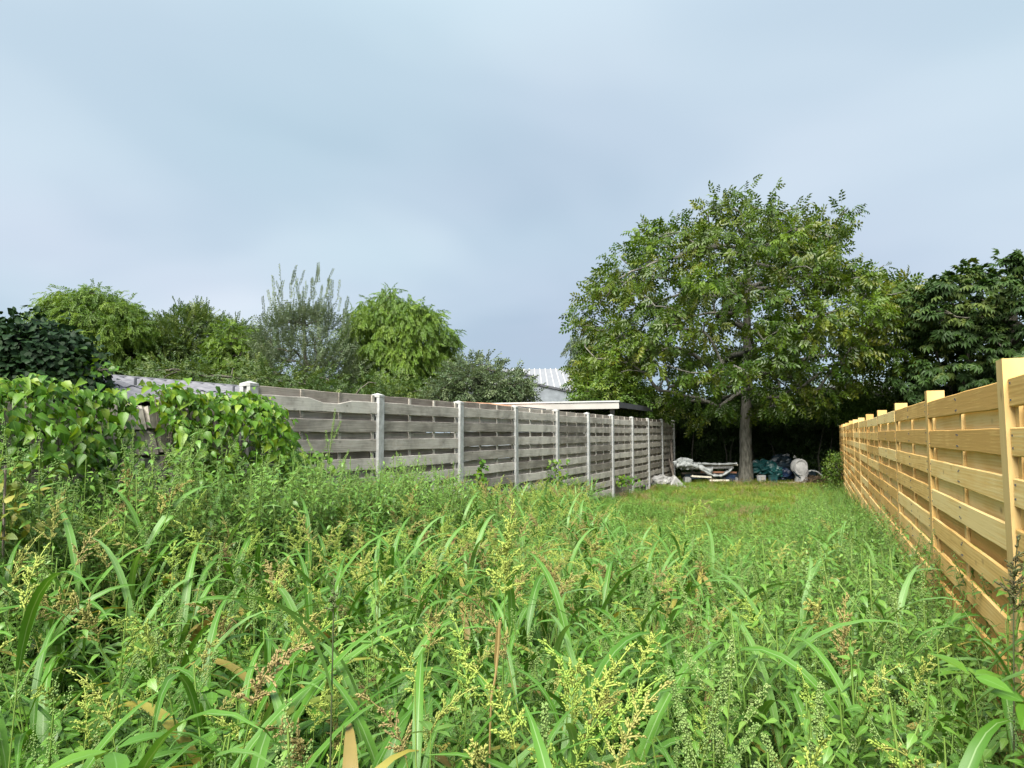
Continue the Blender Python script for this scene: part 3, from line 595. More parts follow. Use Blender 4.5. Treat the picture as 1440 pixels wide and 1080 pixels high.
def spray(n, ll, lw, rad):
    return join_t([xf(small_leaf(ll * rng.uniform(.7, 1.2), lw), rotm(rng.uniform(-1, 1), rng.uniform(-.8, .8), rng.uniform(0, 6.28)), rng.normal(0, rad, 3)) for i in range(n)])
def inpoly(P, poly):
    x, y = P[:, 0], P[:, 1]; c = np.zeros(len(P), bool); n = len(poly)
    for i in range(n):
        x1, y1 = poly[i]; x2, y2 = poly[(i + 1) % n]
        k = ((y1 > y) != (y2 > y)) & (x < (x2 - x1) * (y - y1) / (y2 - y1 + 1e-9) + x1); c ^= k
    return c
def edged(P, poly):
    d = np.full(len(P), 1e9); poly = np.array(poly, float)
    for i in range(len(poly)):
        a, b = poly[i], poly[(i + 1) % len(poly)]; ab = b - a
        t = np.clip(((P - a) @ ab) / (ab @ ab + 1e-9), 0, 1); d = np.minimum(d, np.linalg.norm(P - a - t[:, None] * ab, axis=1))
    return d
def clumps_in(poly, Y0, thick, n, edge_px, shell=0.5, zmin=0.3, ysq=1.0):
    poly = np.array(poly, float); lo, hi = poly.min(0), poly.max(0); out = []
    while len(out) < n:
        P = rng.uniform(lo, hi, (n, 2)); P = P[inpoly(P, poly)]; d = edged(P, poly)
        t = thick * np.sqrt(np.clip(1 - (1 - np.clip(d / edge_px, 0, 1)) ** 2, 0.02, 1))
        u = rng.uniform(-1, 1, len(P)); u = np.sign(u) * np.abs(u) ** shell
        for p, tt, uu in zip(P, t, u):
            q_ = at(p[0], p[1], Y0); q_ = np.array((0, 0, CH)) + (q_ - (0, 0, CH)) * (Y0 + tt * uu) / Y0 if False else at(p[0], p[1], Y0) + np.array((0, tt * uu, 0))
            if q_[2] > zmin: out.append(q_)
    return np.array(out[:n])
def leafcloud(mb, C, centre, rad, nl, tmpl, mat, up=1.0, outw=.8, down=.4, rj=.5, size=(.8, 1.2), clump_r=None, axisup=0.0):
    """nl leaves of template round every clump centre C; leaves point outward/down, normals up"""
    tv, tf, tm = tmpl; m = len(C) * nl
    CC = np.repeat(C, nl, 0); d = norm(rng.normal(0, 1, (m, 3))); rr = rng.random((m, 1)) ** .5
    P = CC + d * rr * np.asarray(rad)
    o = norm(P - centre)
    ax = norm(o * outw + d * .7 + rng.normal(0, rj, (m, 3)) + np.array((0, 0, -down + axisup)))
    upv = norm(np.array((0, 0, up)) + rng.normal(0, .45, (m, 3)) + o * .3)
    sc = rng.uniform(size[0], size[1], m)
    M3 = frames(ax, upv) * sc[:, None, None]
    cr_ = rng.random(len(C)) if clump_r is None else clump_r
    rn = np.clip(np.repeat(cr_, nl) * .6 + rng.random(m) * .4, 0, 1)
    mb.inst(tv, tf, M3, P, mat, rn, tm)
def skeleton(tree, base, top, C, r0, bark, rt=.012, ntr=9, wob=.025, start=.35, sides=7, tn='trunk', flare=1.35, bname='branches'):
    base, top = np.array(base, float), np.array(top, float)
    T = np.array([base + (top - base) * t + np.array((rng.normal(0, wob), rng.normal(0, wob), 0)) * (t > 0) * (t < 1) for t in np.linspace(0, 1, ntr)])
    tr = np.linspace(0, 1, ntr); rad = r0 * (1 - .62 * tr); rad[0] *= flare
    Td = np.stack([np.interp(np.linspace(0, ntr - 1, ntr * 5), range(ntr), T[:, k]) for k in range(3)], 1)
    rd = np.interp(np.linspace(0, ntr - 1, ntr * 5), range(ntr), rad)
    b = MB(); b.tube(Td - base, rd, bark, 16, jit=.10); b.build(tn, tree, smooth=True, loc=base - np.array(tree.location))
    k0 = int(ntr * start); pos = [T[k] for k in range(k0, ntr)]; path = [0.3 * (ntr - 1 - k) for k in range(k0, ntr)]; par = [-1] * len(pos); nt_ = len(pos)
    order = np.argsort(np.linalg.norm(C - T[ntr // 2], axis=1))
    for c in C[order]:
        A = np.array(pos); d = np.linalg.norm(A - c, axis=1) + .30 * np.array(path) + 1.6 * np.maximum(0, A[:, 2] - c[2]) * .5
        j = int(np.argmin(d)); dd = np.linalg.norm(A[j] - c)
        if dd > .6:
            mpt = (A[j] + c) / 2 + np.array((rng.normal(0, .08 * dd), rng.normal(0, .08 * dd), .06 * dd)); pos.append(mpt); par.append(j); path.append(path[j] + dd / 2); j = len(pos) - 1
        pos.append(c); par.append(j); path.append(path[j] + np.linalg.norm(pos[j] - c))
    n = len(pos); w = np.ones(n)
    for i in range(n - 1, nt_ - 1, -1): w[par[i]] += w[i]
    b = MB()
    for i in range(nt_, n):
        p0, p1 = np.array(pos[par[i]]), np.array(pos[i]); r1 = min(rt * w[i] ** .47, r0 * .5); rp = min(rt * (w[par[i]]) ** .47, r0 * .5, r1 * 1.5)
        b.tube([p0, (p0 + p1) / 2 + rng.normal(0, .02, 3), p1], [rp, (rp + r1) / 2, r1], bark, sides=6 if r1 > .03 else 4, cap=False)
    ob = b.build(bname, tree, smooth=True, loc=-np.array(tree.location)); tag(ob, kind='stuff')
    return T
def crown_part(mb, tree, name='crown'):
    return tag(mb.build(name, tree, loc=-np.array(tree.location)), kind='stuff')

# ================================================================ WALNUT TREE
YW = 23.0
base = gp(1047, YW); wt = thing('walnut_tree', 'large spreading walnut tree standing at the end of the garden', 'tree', base)
poly = [(1047, 600), (1010, 590), (985, 600), (950, 590), (900, 580), (860, 560), (815, 540), (822, 500), (850, 470), (815, 440), (842, 398), (868, 370), (900, 352), (932, 330), (970, 318), (1000, 288), (1040, 284), (1070, 316), (1120, 298), (1162, 304), (1182, 325), (1150, 350), (1148, 378), (1195, 385), (1240, 400), (1272, 430), (1278, 480), (1250, 520), (1235, 560), (1190, 572), (1130, 578), (1090, 600)]
C = clumps_in(poly, YW, 4.6, 600, 150, shell=.6, zmin=2.3)
wmid = at(1045, 470, YW)
b = MB(); WLF = walnut_leaf()
leafcloud(b, C, wmid, (.40, .40, .24), 14, WLF, M['walnut'], up=.35, outw=.6, down=.7, rj=.6, size=(.9, 1.4))
# loose airy sprigs around the outline
outl = []
pl = np.array(poly[2:31], float)
for k in range(150):
    i = rng.integers(0, len(pl) - 1); t = rng.random(); p = pl[i] * (1 - t) + pl[i + 1] * t; cpx = np.array((1045, 470.)); dv = (p - cpx) / np.linalg.norm(p - cpx)
    p = p + dv * rng.uniform(-14, 12); outl.append(at(p[0], min(p[1], 590), YW) + (0, rng.normal(0, .9), 0))
outl = np.array(outl); leafcloud(b, outl, wmid, (.30, .30, .25), 5, WLF, M['walnut'], outw=.8, down=.6, up=.4, size=(.9, 1.3))
spr = []
for x, y in ((1215, 352), (1228, 360), (1240, 352), (1222, 378), (1236, 385), (1210, 395), (1225, 402), (1247, 398), (1262, 396), (1275, 402), (1268, 415), (1278, 440), (1262, 452), (1283, 430), (1270, 470), (1250, 500), (1262, 492), (1240, 415), (1255, 425), (1205, 372), (808, 437), (830, 438), (822, 455), (840, 440), (870, 333), (915, 302), (940, 290), (948, 296), (930, 310), (995, 270), (1020, 262), (1100, 276), (1125, 270), (1165, 290), (1180, 322), (1155, 320), (845, 375), (850, 395), (1290, 455), (1275, 488)):
    for k in range(2): spr.append(at(x + rng.normal(0, 3), y + 22 + rng.normal(0, 3), YW + rng.normal(0, .5)))
spr = np.array(spr); leafcloud(b, spr, wmid, (.18, .18, .14), 3, WLF, M['walnut'], outw=.6, down=.6, up=.4, size=(.8, 1.2))
# young shoots; their brighter leaf colour paints them as lit
yl = np.array([at(x, y, YW - 4.2) for x, y in ((900, 326), (985, 395), (993, 398), (1104, 330), (1118, 328), (1240, 430), (1232, 438), (1225, 425), (868, 494), (915, 345))])
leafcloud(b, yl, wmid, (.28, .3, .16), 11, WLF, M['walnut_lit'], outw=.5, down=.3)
crown_part(b, wt)
sel = np.vstack([C[rng.permutation(len(C))[:420]], spr[::2]])
skeleton(wt, base, at(1052, 345, YW + .2), sel, .215, M['bark'], rt=.013, ntr=12, start=.30, flare=1.25)
print('walnut leaves', len(b.V))

# ================================================================ HORSE CHESTNUT (right, behind the wooden fence)
YC = 19.0; base = gp(1420, YC); ct = thing('chestnut_tree', 'dark green horse chestnut tree behind the wooden fence on the right', 'tree', base)
poly = [(1285, 585), (1275, 540), (1285, 510), (1310, 480), (1290, 470), (1278, 425), (1300, 405), (1330, 400), (1345, 380), (1380, 372), (1400, 358), (1430, 365), (1470, 372), (1520, 400), (1550, 460), (1560, 560), (1540, 600), (1300, 600)]
C = clumps_in(poly, YC, 2.6, 430, 90, shell=.6, zmin=1.2)
b = MB(); leafcloud(b, C, at(1415, 500, YC + 1), (.36, .36, .2), 15, palm_leaf(.21), M['chestnut'], outw=.7, down=.35, rj=.35, up=1.3)
crown_part(b, ct); skeleton(ct, base, at(1425, 420, YC + .3), C[:200], .2, M['bark2'], rt=.012)

# ================================================================ TREES BEYOND THE LEFT FENCE
def far_tree(name, label, poly, Y, trunk_px, top_px, thick, ncl, rad, nl, tmpl, mat, edge, down=.4, axisup=0., outw=.6, size=(.8, 1.2), r0=.2, group=None, nsk=120, extra=None, up=1.0, zmin=1.0):
    base = gp(trunk_px, Y); t = thing(name, label, 'tree', base, group=group)
    C = clumps_in(poly, Y, thick, ncl, edge, shell=.55, zmin=zmin)
    c = C.mean(0); b = MB(); leafcloud(b, C, c, rad, nl, tmpl, mat, outw=outw, down=down, axisup=axisup, size=size, up=up)
    if extra is not None: extra(b, c)
    crown_part(b, t); skeleton(t, base, at(*top_px, Y), C[rng.permutation(len(C))[:nsk]], r0, M['bark2'], rt=.015)
    return t
WS = strand(.55, 16, .16, .052, .10, 34)
WS2 = strand(.55, 16, .16, .052, .10, 34)
far_tree('willow_tree', 'round pale green willow, rightmost big tree above the grey fence', [(492, 470), (500, 440), (520, 425), (545, 413), (575, 416), (600, 430), (622, 448), (634, 468), (632, 500), (622, 540), (600, 570), (500, 570), (480, 540), (490, 510)], 34, 560, (562, 440), 2.4, 420, (.42, .42, .38), 17, WS, M['willow'], 45, down=1.5, outw=.35, r0=.28, group='willows beyond the left fence')
far_tree('willow_tree', 'pale yellow green willow behind the dark ivy at far left', [(68, 450), (80, 425), (105, 412), (128, 402), (150, 412), (178, 425), (200, 450), (210, 480), (205, 540), (70, 545), (60, 500)], 36, 130, (132, 425), 2.5, 440, (.45, .45, .38), 17, WS2, M['willow'], 45, down=1.3, outw=.4, r0=.28, group='willows beyond the left fence')
SS = strand(.65, 16, .13, .065, .05, 45)
far_tree('leafy_tree', 'bushy yellow green tree between the left willow and the silvery tree', [(205, 500), (215, 462), (240, 452), (262, 438), (290, 445), (310, 455), (330, 458), (350, 470), (372, 490), (380, 540), (380, 560), (200, 550)], 40, 285, (285, 460), 3.0, 420, (.5, .5, .42), 13, SS, M['bushgreen'], 40, down=.2, axisup=.5, r0=.25)
far_tree('willow_tree', 'small light green willow shoots in front of the bushy tree', [(300, 480), (325, 455), (345, 470), (352, 520), (345, 548), (295, 548)], 37, 325, (325, 480), 1.2, 100, (.4, .4, .4), 12, WS, M['willow'], 25, down=.9, r0=.12, group='willows beyond the left fence')
def shoots(b, c):
    PS = strand(1.0, 26, .12, .06, .0, 50); n = 0; pts = []; axs = []
    for x in np.sort(rng.uniform(372, 488, 34)):
        ytop = np.interp(x, [372, 385, 400, 410, 425, 440, 452, 465, 478, 490], [440, 425, 392, 386, 402, 398, 405, 402, 422, 440]) + rng.uniform(-5, 14)
        yb = 500; xx = x; k = int((yb - ytop) / 20)
        lean = (x - 430) / 300 + rng.normal(0, .10)
        for i in range(k + 1):
            y = yb - i * 20 + rng.uniform(-4, 4); pts.append(at(x + lean * (yb - y) * .15 + rng.normal(0, 1.5), y, 31 + rng.normal(0, .3) * 1)); axs.append((lean * .5 + rng.normal(0, .12), rng.normal(0, .15), 1.0))
    pts = np.array(pts); axs = np.array(axs); b.inst(PS[0], PS[1], frames(axs, norm(rng.normal(0, 1, axs.shape))) * np.clip(rng.uniform(.45, .95, len(pts)), 0, 1)[:, None, None], pts, M['poplar'], rng.random(len(pts)), PS[2])
far_tree('poplar_tree', 'silvery upright poplar with thin shoots against the sky', [(362, 540), (366, 480), (382, 462), (400, 446), (430, 438), (465, 446), (480, 465), (500, 500), (505, 550), (490, 565), (370, 560)], 31, 430, (428, 430), 1.8, 210, (.36, .36, .40), 10, strand(.6, 14, .11, .05, 0, 50), M['poplar'], 40, down=0, axisup=1.1, outw=.5, r0=.15, extra=shoots)
far_tree('cherry_tree', 'dark leaved fruit tree before the grey house', [(600, 565), (615, 538), (640, 520), (662, 508), (690, 513), (705, 526), (732, 534), (748, 548), (740, 575), (600, 575)], 24, 672, (672, 520), 1.4, 150, (.30, .30, .24), 12, strand(.42, 12, .10, .055, .1, 45), M['poplar'], 30, down=.2, r0=.1)
far_tree('weeping_tree', 'grey green weeping tree showing left of the walnut', [(800, 495), (808, 475), (825, 466), (845, 470), (850, 520), (812, 520)], 40, 828, (828, 480), 1.4, 55, (.5, .5, .5), 9, WS, M['poplar'], 20, down=1.6, outw=.3, r0=.14)
far_tree('yellow_bush_tree', 'yellow green shrub below the walnut beside the metal roof', [(815, 560), (820, 540), (845, 520), (880, 530), (900, 560), (890, 590), (800, 588)], 22, 860, (860, 550), 1.2, 130, (.30, .30, .26), 13, strand(.4, 10, .11, .05, .1, 45), M['brightshrub'], 25, down=.2, r0=.09)
far_tree('background_tree', 'bluish green tree filling the gap behind the walnut', [(960, 600), (985, 560), (1040, 545), (1110, 550), (1180, 545), (1250, 556), (1290, 560), (1300, 600)], 33, 1120, (1120, 570), 2.0, 150, (.6, .6, .5), 9, strand(.6, 12, .15, .07, .1, 45), M['bushgreen'], 30, down=.2, r0=.15)
far_tree('background_tree', 'low dark tree line behind the corrugated roof and the grey fence', [(180, 545), (200, 515), (260, 520), (320, 515), (400, 525), (500, 535), (600, 540), (640, 560), (640, 590), (180, 575)], 27, 400, (400, 540), 2.0, 300, (.5, .5, .4), 10, strand(.5, 12, .12, .06, .1, 45), M['bushgreen'], 30, down=.2, r0=.12)

# ================================================================ DARK IVY BUSH at far left
def leafy_bush(name, label, cat, poly, Y, thick, ncl, nl, tmpl, mat, edge, rad, px, core=None, **kw):
    t = thing(name, label, cat, gp(px, Y)); C = clumps_in(poly, Y, thick, ncl, edge, shell=.5, zmin=.2); b = MB()
    leafcloud(b, C, C.mean(0) + (0, .6, -.3), rad, nl, tmpl, mat, **kw); crown_part(b, t, 'foliage')
    sk = C[rng.permutation(len(C))[:min(80, len(C))]]; skeleton(t, gp(px, Y), C.mean(0) + (0, 0, .2), sk, .022, M['bark2'], rt=.005, tn='stem', bname='twigs')
    return t
IV = leaf_t(.052, .050, (.2, .9, 1, .7, .1), .2, .3, .03)
leafy_bush('ivy_bush', 'dark large leaved ivy bush towering behind the vines at far left', 'bush', [(-90, 640), (-90, 475), (-20, 465), (0, 462), (30, 464), (55, 452), (75, 460), (92, 470), (108, 490), (122, 520), (124, 548), (60, 640)], 5.3, .35, 420, 34, IV, M['ivy'], 40, (.15, .15, .12), 40, outw=.5, down=.7, up=.6, size=(.7, 1.2))
LF = leaf_t(.075, .06, (0, .9, 1, .6, 0), .2, .3, .02)
leafy_bush('creeper', 'thin yellow green creeper shoots reaching over the shed roof corner', 'creeper', [(88, 530), (95, 512), (120, 508), (150, 515), (182, 520), (182, 526), (150, 524), (122, 522), (115, 545), (92, 545)], 5.3, .12, 26, 5, LF, M['vine'], 10, (.07, .07, .04), 105, outw=.3, down=.3, size=(.5, .9))

# ================================================================ HEDGE
hd = thing('hedge', 'tall dark evergreen hedge closing the far end of the garden', 'hedge', G(25.6, -2), GROT)
def Gv(s, q, z): return np.stack([s * SI + q * CO, s * CO - q * SI, z], -1)
n = 2600; q = rng.uniform(-7, 5, n); z = 2.85 - np.abs(rng.normal(0, .55, n)); z = np.where(z < 1.35, rng.uniform(1.5, 2.8, n), z) + .10 * np.sin(q * 2.1) + .08 * np.sin(q * 5.3 + 1)
s = 25.0 + rng.random(n) ** 2 * 1.8 + np.where(z < 1.9, .3, 0) + .15 * np.sin(q * 3)
C = Gv(s, q, z)
n2 = 6000; q = rng.uniform(-7, 5, n2); C2 = Gv(26.0 + rng.random(n2) * .8, q, rng.uniform(.1, 1.7, n2))
HS = spray(9, .10, .035, .05)
b = MB(); cs = C[(q[:len(C)] > -2.6) & (C[:, 2] > 2.15)] if False else C[(C[:, 0] * CO - C[:, 1] * SI > -2.6) & (C[:, 2] > 2.1)]; leafcloud(b, np.repeat(cs, 2, 0) - np.array((SI, CO, -.06)) * .12, np.array(G(26.5, -1, .6)), (.20, .20, .16), 6, HS, M['hedge_lit'], outw=.5, down=-.3)
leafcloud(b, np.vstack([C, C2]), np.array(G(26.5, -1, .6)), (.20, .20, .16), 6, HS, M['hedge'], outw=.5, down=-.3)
o = b.build('foliage', hd); o.matrix_parent_inverse = Matrix(); 
def unparent_fix(o, root):      # keep world coordinates under a rotated root
    o.matrix_parent_inverse = (Matrix.Translation(root.location) @ root.rotation_euler.to_matrix().to_4x4()).inverted()
unparent_fix(o, hd); tag(o, kind='stuff')
b = MB(); b.box((1.7, 1.0, 1.25), (0.25, 13, 2.5), M['hedge_shade']); o = b.build('shade_core', hd)  # slab added behind the leaves, its dark colour standing in for shade
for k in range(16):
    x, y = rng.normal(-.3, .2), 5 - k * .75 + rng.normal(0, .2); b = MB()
    b.tube([(x, y, 0), (x + rng.normal(0, .06), y + rng.normal(0, .06), .9), (x + rng.normal(0, .1), y + rng.normal(0, .15), 1.9)], (.035, .03, .015), M['hedge_shade'], 7); b.build('stem', hd)
# a bushy pale shrub at the foot of the far end of the wooden fence
def bush_at(name, label, cat, C, nl, tmpl, mat, rad, base, **kw):
    t = thing(name, label, cat, base); b = MB(); leafcloud(b, C, C.mean(0) - (0, 0, .4), rad, nl, tmpl, mat, **kw); crown_part(b, t, 'foliage')
    skeleton(t, base, C.mean(0) + (0, 0, .1), C[rng.permutation(len(C))[:min(60, len(C))]], .03, M['bark2'], rt=.005, tn='stem', bname='twigs'); return t
C = np.array([at(x, y, 19.5) + (0, rng.normal(0, .3), 0) for x, y in zip(rng.uniform(1163, 1200, 260), rng.uniform(640, 690, 260)) if (x - 1190) ** 2 / 28 ** 2 + (y - 668) ** 2 / 32 ** 2 < 1.2])
bush_at('fence_bush', 'leafy green bush at the far foot of the wooden fence, beside the brown heap', 'bush', C, 10, small_leaf(.07, .035), M['brightshrub'], (.10, .10, .10), gp(1188, 19.5))

# ================================================================ VINES on the wall
HEART = leaf_t(.085, .055, (.35, 1, .85, .45, .05), .38, .40, .01)
leaf_me = []
for k in range(5):
    b = MB(); t = leaf_t(.088 * (1 + .1 * (k - 2)), .060, (.35, 1, .85, .45, .05), .15 + .10 * k, .18 + .08 * k, .01); b.add(t[0], t[1], M['vine'], .2 + .15 * k, t[2])
    b.tube([(0, 0, 0), (-.02, 0, .01), (-.05, 0, -.01)], .0015, M['culm'], 3, cap=False); leaf_me.append(b.mesh('leaf', True))
def vine(label, s0, s1, top, nst, nobj, zlow=.35, bulge=.30, droop_end=False):
    t = thing('vine', label, 'vine', G((s0 + s1) / 2, -LL + .1), 0.0)
    def pts(n):
        s = rng.uniform(s0, s1, n); tz = top(s) + .035 * np.sin(s * 23) * np.sin(s * 11 + 2) + .02
        z = tz - rng.random(n) ** 1.25 * (tz - zlow); f = (tz - z)
        q = -LL + .02 + bulge * rng.uniform(.35, 1, n) * np.sqrt(np.clip(f / .25, .03, 1)) * (1 + .3 * np.sin(s * 3.1) + .25 * np.sin(s * 7 + z * 5))
        onTop = rng.random(n) < .10; q = np.where(onTop, -LL - rng.uniform(-.1, .25, n), q); z = np.where(onTop, tz + rng.normal(0, .02, n), z)
        return Gv(s, q, z + .02 * rng.normal(0, 1, n)), onTop
    gar = np.array((CO, -SI, 0.))
    def orient(n, onTop):
        ax = norm(gar * rng.uniform(.1, .9, (n, 1)) + np.array((SI, CO, 0)) * rng.normal(0, .75, (n, 1)) + np.array((0, 0, -1.)) * rng.uniform(.2, 1.1, (n, 1)) * np.where(onTop, .3, 1)[:, None])
        up = norm(gar * .55 + np.array((0, 0, .9)) + rng.normal(0, .50, (n, 3))); return frames(ax, up)
    P, ot = pts(nst); P = P + (rng.random((nst, 1)) < .12) * np.array((CO, -SI, .3)) * rng.uniform(0, .14, (nst, 1)); b = MB(); b.inst(HEART[0], HEART[1], orient(nst, ot) * rng.uniform(.30, 1.15, nst)[:, None, None], P, M['vine'], rng.random(nst), HEART[2])
    o = crown_part(b, t, 'foliage'); o.data.polygons.foreach_set('use_smooth', np.ones(len(o.data.polygons), bool))
    P, ot = pts(nobj); P += gar * .05; O = orient(nobj, ot)
    for k in range(nobj):
        m4 = Matrix([[*O[k][i] * 1.0, P[k][i] - t.location[i]] for i in range(3)] + [[0, 0, 0, 1]]); sc = random.uniform(.6, 1.2)
        o = put('leaf', leaf_me[k % 5], t); o.matrix_local = m4 @ Matrix.Scale(sc, 4)
    b = MB()
    for k in range(26):
        s = rng.uniform(s0, s1); tz = top(np.array([s]))[0]; P = [G(s + rng.normal(0, .025) * j, -LL + .06 + .04 * rng.random(), tz * j / 6) for j in range(7)]
        b.tube(np.array(P) - np.array(t.location), .005, M['stick'], 4, cap=False)
    b.build('stem', t); return t
vine('dense bright green vine covering the left part of the block wall', -1.2, 3.40, lambda s: 1.97 + .03 * np.sin(s * 4.3) + .03 * np.sin(s * 9 + 1) - np.clip((s - 2.6), 0, 1) * .13, 8500, 300)
vine('bright green vine hanging over the start of the grey fence', 3.63, 4.92, lambda s: 1.93 + .035 * np.sin(s * 8.5) + .02 * np.sin(s * 17) - np.clip((s - 4.70) / .2, 0, 1) ** 2 * .22, 3000, 300, zlow=.45, bulge=.34)

# ================================================================ WEEDS
def strip_blade(mb, p0, az, e0, bend, L, W, mat, rnd, n=9, fold=.28, twist=0.0):
    p = np.array(p0, float); e = e0; d_side = np.array((-math.sin(az), math.cos(az), 0)); V = []; mid = []
    for i in range(n + 1):
        t = i / n; w = W * (min(1, .45 + t * 2.2) if t < .3 else 1) * (1 - max(0, (t - .35) / .65) ** 1.8) + .0008
        dr = np.array((math.cos(az) * math.cos(e), math.sin(az) * math.cos(e), math.sin(e))); nn = np.cross(dr, d_side) * -1
        sd_ = d_side * math.cos(twist * t) + nn * math.sin(twist * t)
        nn2 = np.cross(sd_, dr)
        V += [p - sd_ * w / 2 + nn2 * fold * w / 2 * -1, p, p + sd_ * w / 2 + nn2 * fold * w / 2 * -1]; mid += [1, 0, 1]
        p = p + dr * L / n; e -= bend / n * (0.4 + 1.2 * t)
    Fq = [(3 * i + j, 3 * i + 3 + j, 3 * i + 4 + j, 3 * i + 1 + j) for i in range(n) for j in range(2)]
    mb.add(V, Fq, mat, rnd, np.array(mid, float)); return p
class Sink:                     # joined: everything in one mesh; parts: one mesh per part
    def __init__(s, parts=False): s.parts = parts; s.l = []; s.one = MB()
    def get(s, name):
        if not s.parts: return s.one
        m = MB(); s.l.append((name, m)); return m
def bez(P, n):
    P = np.array(P, float); t = np.linspace(0, len(P) - 1, n); return np.stack([np.interp(t, range(len(P)), P[:, k]) for k in range(3)], 1)
def raceme(mb, p0, d, L, r, mat, rnd, curl=.3, n=7):
    d = norm(np.array(d)); P = []; p = np.array(p0, float)
    for i in range(n): P.append(p.copy()); p = p + d * L / (n - 1); d = norm(d + np.array((0, 0, -curl / n)))
    t = np.linspace(0, 1, n); rr = r * (np.sin(np.clip(t * 1.15 + .08, 0, 1) * math.pi) ** .5 * .9 + .15) * (1 + .35 * ((np.arange(n) % 2) - .5)); rr[-1] = r * .15
    P = np.array(P); mb.tube(P, rr * .35, mat, 3, rnd=rnd, cap=False)
    m = max(10, int(L / .0020)); tt = rng.random(m); i = tt * (n - 1); i0 = np.minimum(i.astype(int), n - 2); fq = (i - i0)[:, None]; c = P[i0] * (1 - fq) + P[i0 + 1] * fq
    dd = norm(P[i0 + 1] - P[i0]); o = norm(np.cross(dd, rng.normal(0, 1, (m, 3)))); rad = np.interp(tt, t, rr); ov = np.array([(1, 0, 0), (0, .45, 0), (-.8, 0, 0), (0, -.45, 0), (0, 0, .45), (0, 0, -.45)])
    of = np.array([(0, 1, 4), (1, 2, 4), (2, 3, 4), (3, 0, 4), (1, 0, 5), (2, 1, 5), (3, 2, 5), (0, 3, 5)])
    mb.inst(ov, of, frames(norm(dd + o * .55), o) * (r * rng.uniform(.5, .9, m))[:, None, None], c + o * (rad * .75)[:, None], mat, np.clip(rnd + rng.normal(0, .15, m), 0, 1))
def culm_plant(sk, r, H, lean, nleaf, LLn, LW, head=True, hl=.19, dark=False, nr=12, droop=.5, hr=.0068, sm='seed'):
    az0 = r.uniform(0, 6.28); top = np.array((math.cos(az0) * lean * H, math.sin(az0) * lean * H, H)); ctrl = [(0, 0, 0), top * .35 * (1, 1, 1) * np.array((.4, .4, 1)), top * np.array((.62, .62, .72)), top]
    P = bez(ctrl, 9); m = sk.get('stalk'); m.tube(P, np.linspace(.0035, .0016, 9), M['darkculm'] if dark else M['culm'], 4, rnd=r.random(), cap=False)
    for k in range(nleaf):
        t = .10 + .72 * k / max(1, nleaf - 1) + r.uniform(-.04, .04); i = min(8, max(0, t * 8)); p = P[int(i)] + (P[min(8, int(i) + 1)] - P[int(i)]) * (i - int(i))
        az = az0 + k * 2.6 + r.uniform(-.6, .6); mb = sk.get('leaf')
        strip_blade(mb, p, az, R(r.uniform(50, 78)), R(r.uniform(85, 165)), LLn * r.uniform(.75, 1.15), LW * r.uniform(.75, 1.15), M['yellow'] if r.random() < .05 else M['blade'], r.random(), n=9, twist=r.normal(0, .5))
    if head:
        mb = sk.get('seed_head'); d = norm(P[-1] - P[-2]); rn = r.random()
        side = norm(np.cross(d, (0.3, 0.2, 1.))); Q = []; p = P[-1].copy(); dd = d.copy(); bd = np.array((math.cos(az0), math.sin(az0), -.5)) * droop
        for i in range(nr + 3): Q.append(p.copy()); p = p + dd * hl / (nr + 2); dd = norm(dd + bd / (nr + 2))
        mb.tube(Q, .0016, M['darkseed'] if dark else M[sm], 3, rnd=rn, cap=False)
        for i in range(nr):
            t = i / nr; a = i * 2.4 + r.uniform(-.5, .5); dq = norm(Q[min(i + 1, len(Q) - 1)] - Q[i]); s1 = norm(np.cross(dq, (0.1, .4, 1.))); s2 = np.cross(dq, s1)
            o = dq * r.uniform(.5, 1.0) + (s1 * math.cos(a) + s2 * math.sin(a)) * r.uniform(.5, .95)
            raceme(mb, Q[i], o, hl * r.uniform(.26, .42) * (1 - .6 * t), hr * r.uniform(.8, 1.2), M['darkseed'] if dark else M[sm], np.clip(rn + r.normal(0, .12), 0, 1), curl=r.uniform(0, .8), n=7)
        raceme(mb, Q[-1], dd, hl * .2, hr, M['darkseed'] if dark else M[sm], rn)
def goose_leaf(L, W): return leaf_t(L, W, (.10, .85, 1, .62, .38, .05), .15, .35, .018)
def bud_spike(mb, p0, d, L, r, n, mat, rn, rs=.0025):
    d = norm(np.array(d, float)); m = n; t = r.random(m) ** .8
    a = r.uniform(0, 6.28, m); s1 = norm(np.cross(d, (.2, .3, 1.))); s2 = np.cross(d, s1); ro = (.013 * (1 - .75 * t) + .003)
    P = np.array(p0) + d * (t * L)[:, None] + (s1 * np.cos(a)[:, None] + s2 * np.sin(a)[:, None]) * (ro * r.uniform(.3, 1.1, m))[:, None]
    ov = np.array([(1, 0, 0), (0, 1, 0), (-1, 0, 0), (0, -1, 0), (0, 0, 1), (0, 0, -1.)]); of = np.array([(0, 1, 4), (1, 2, 4), (2, 3, 4), (3, 0, 4), (1, 0, 5), (2, 1, 5), (3, 2, 5), (0, 3, 5)])
    M3 = np.eye(3)[None] * (rs * r.uniform(.6, 1.3, m))[:, None, None]; mb.inst(ov, of, M3, P, mat, np.clip(rn + r.normal(0, .2, m), 0, 1))
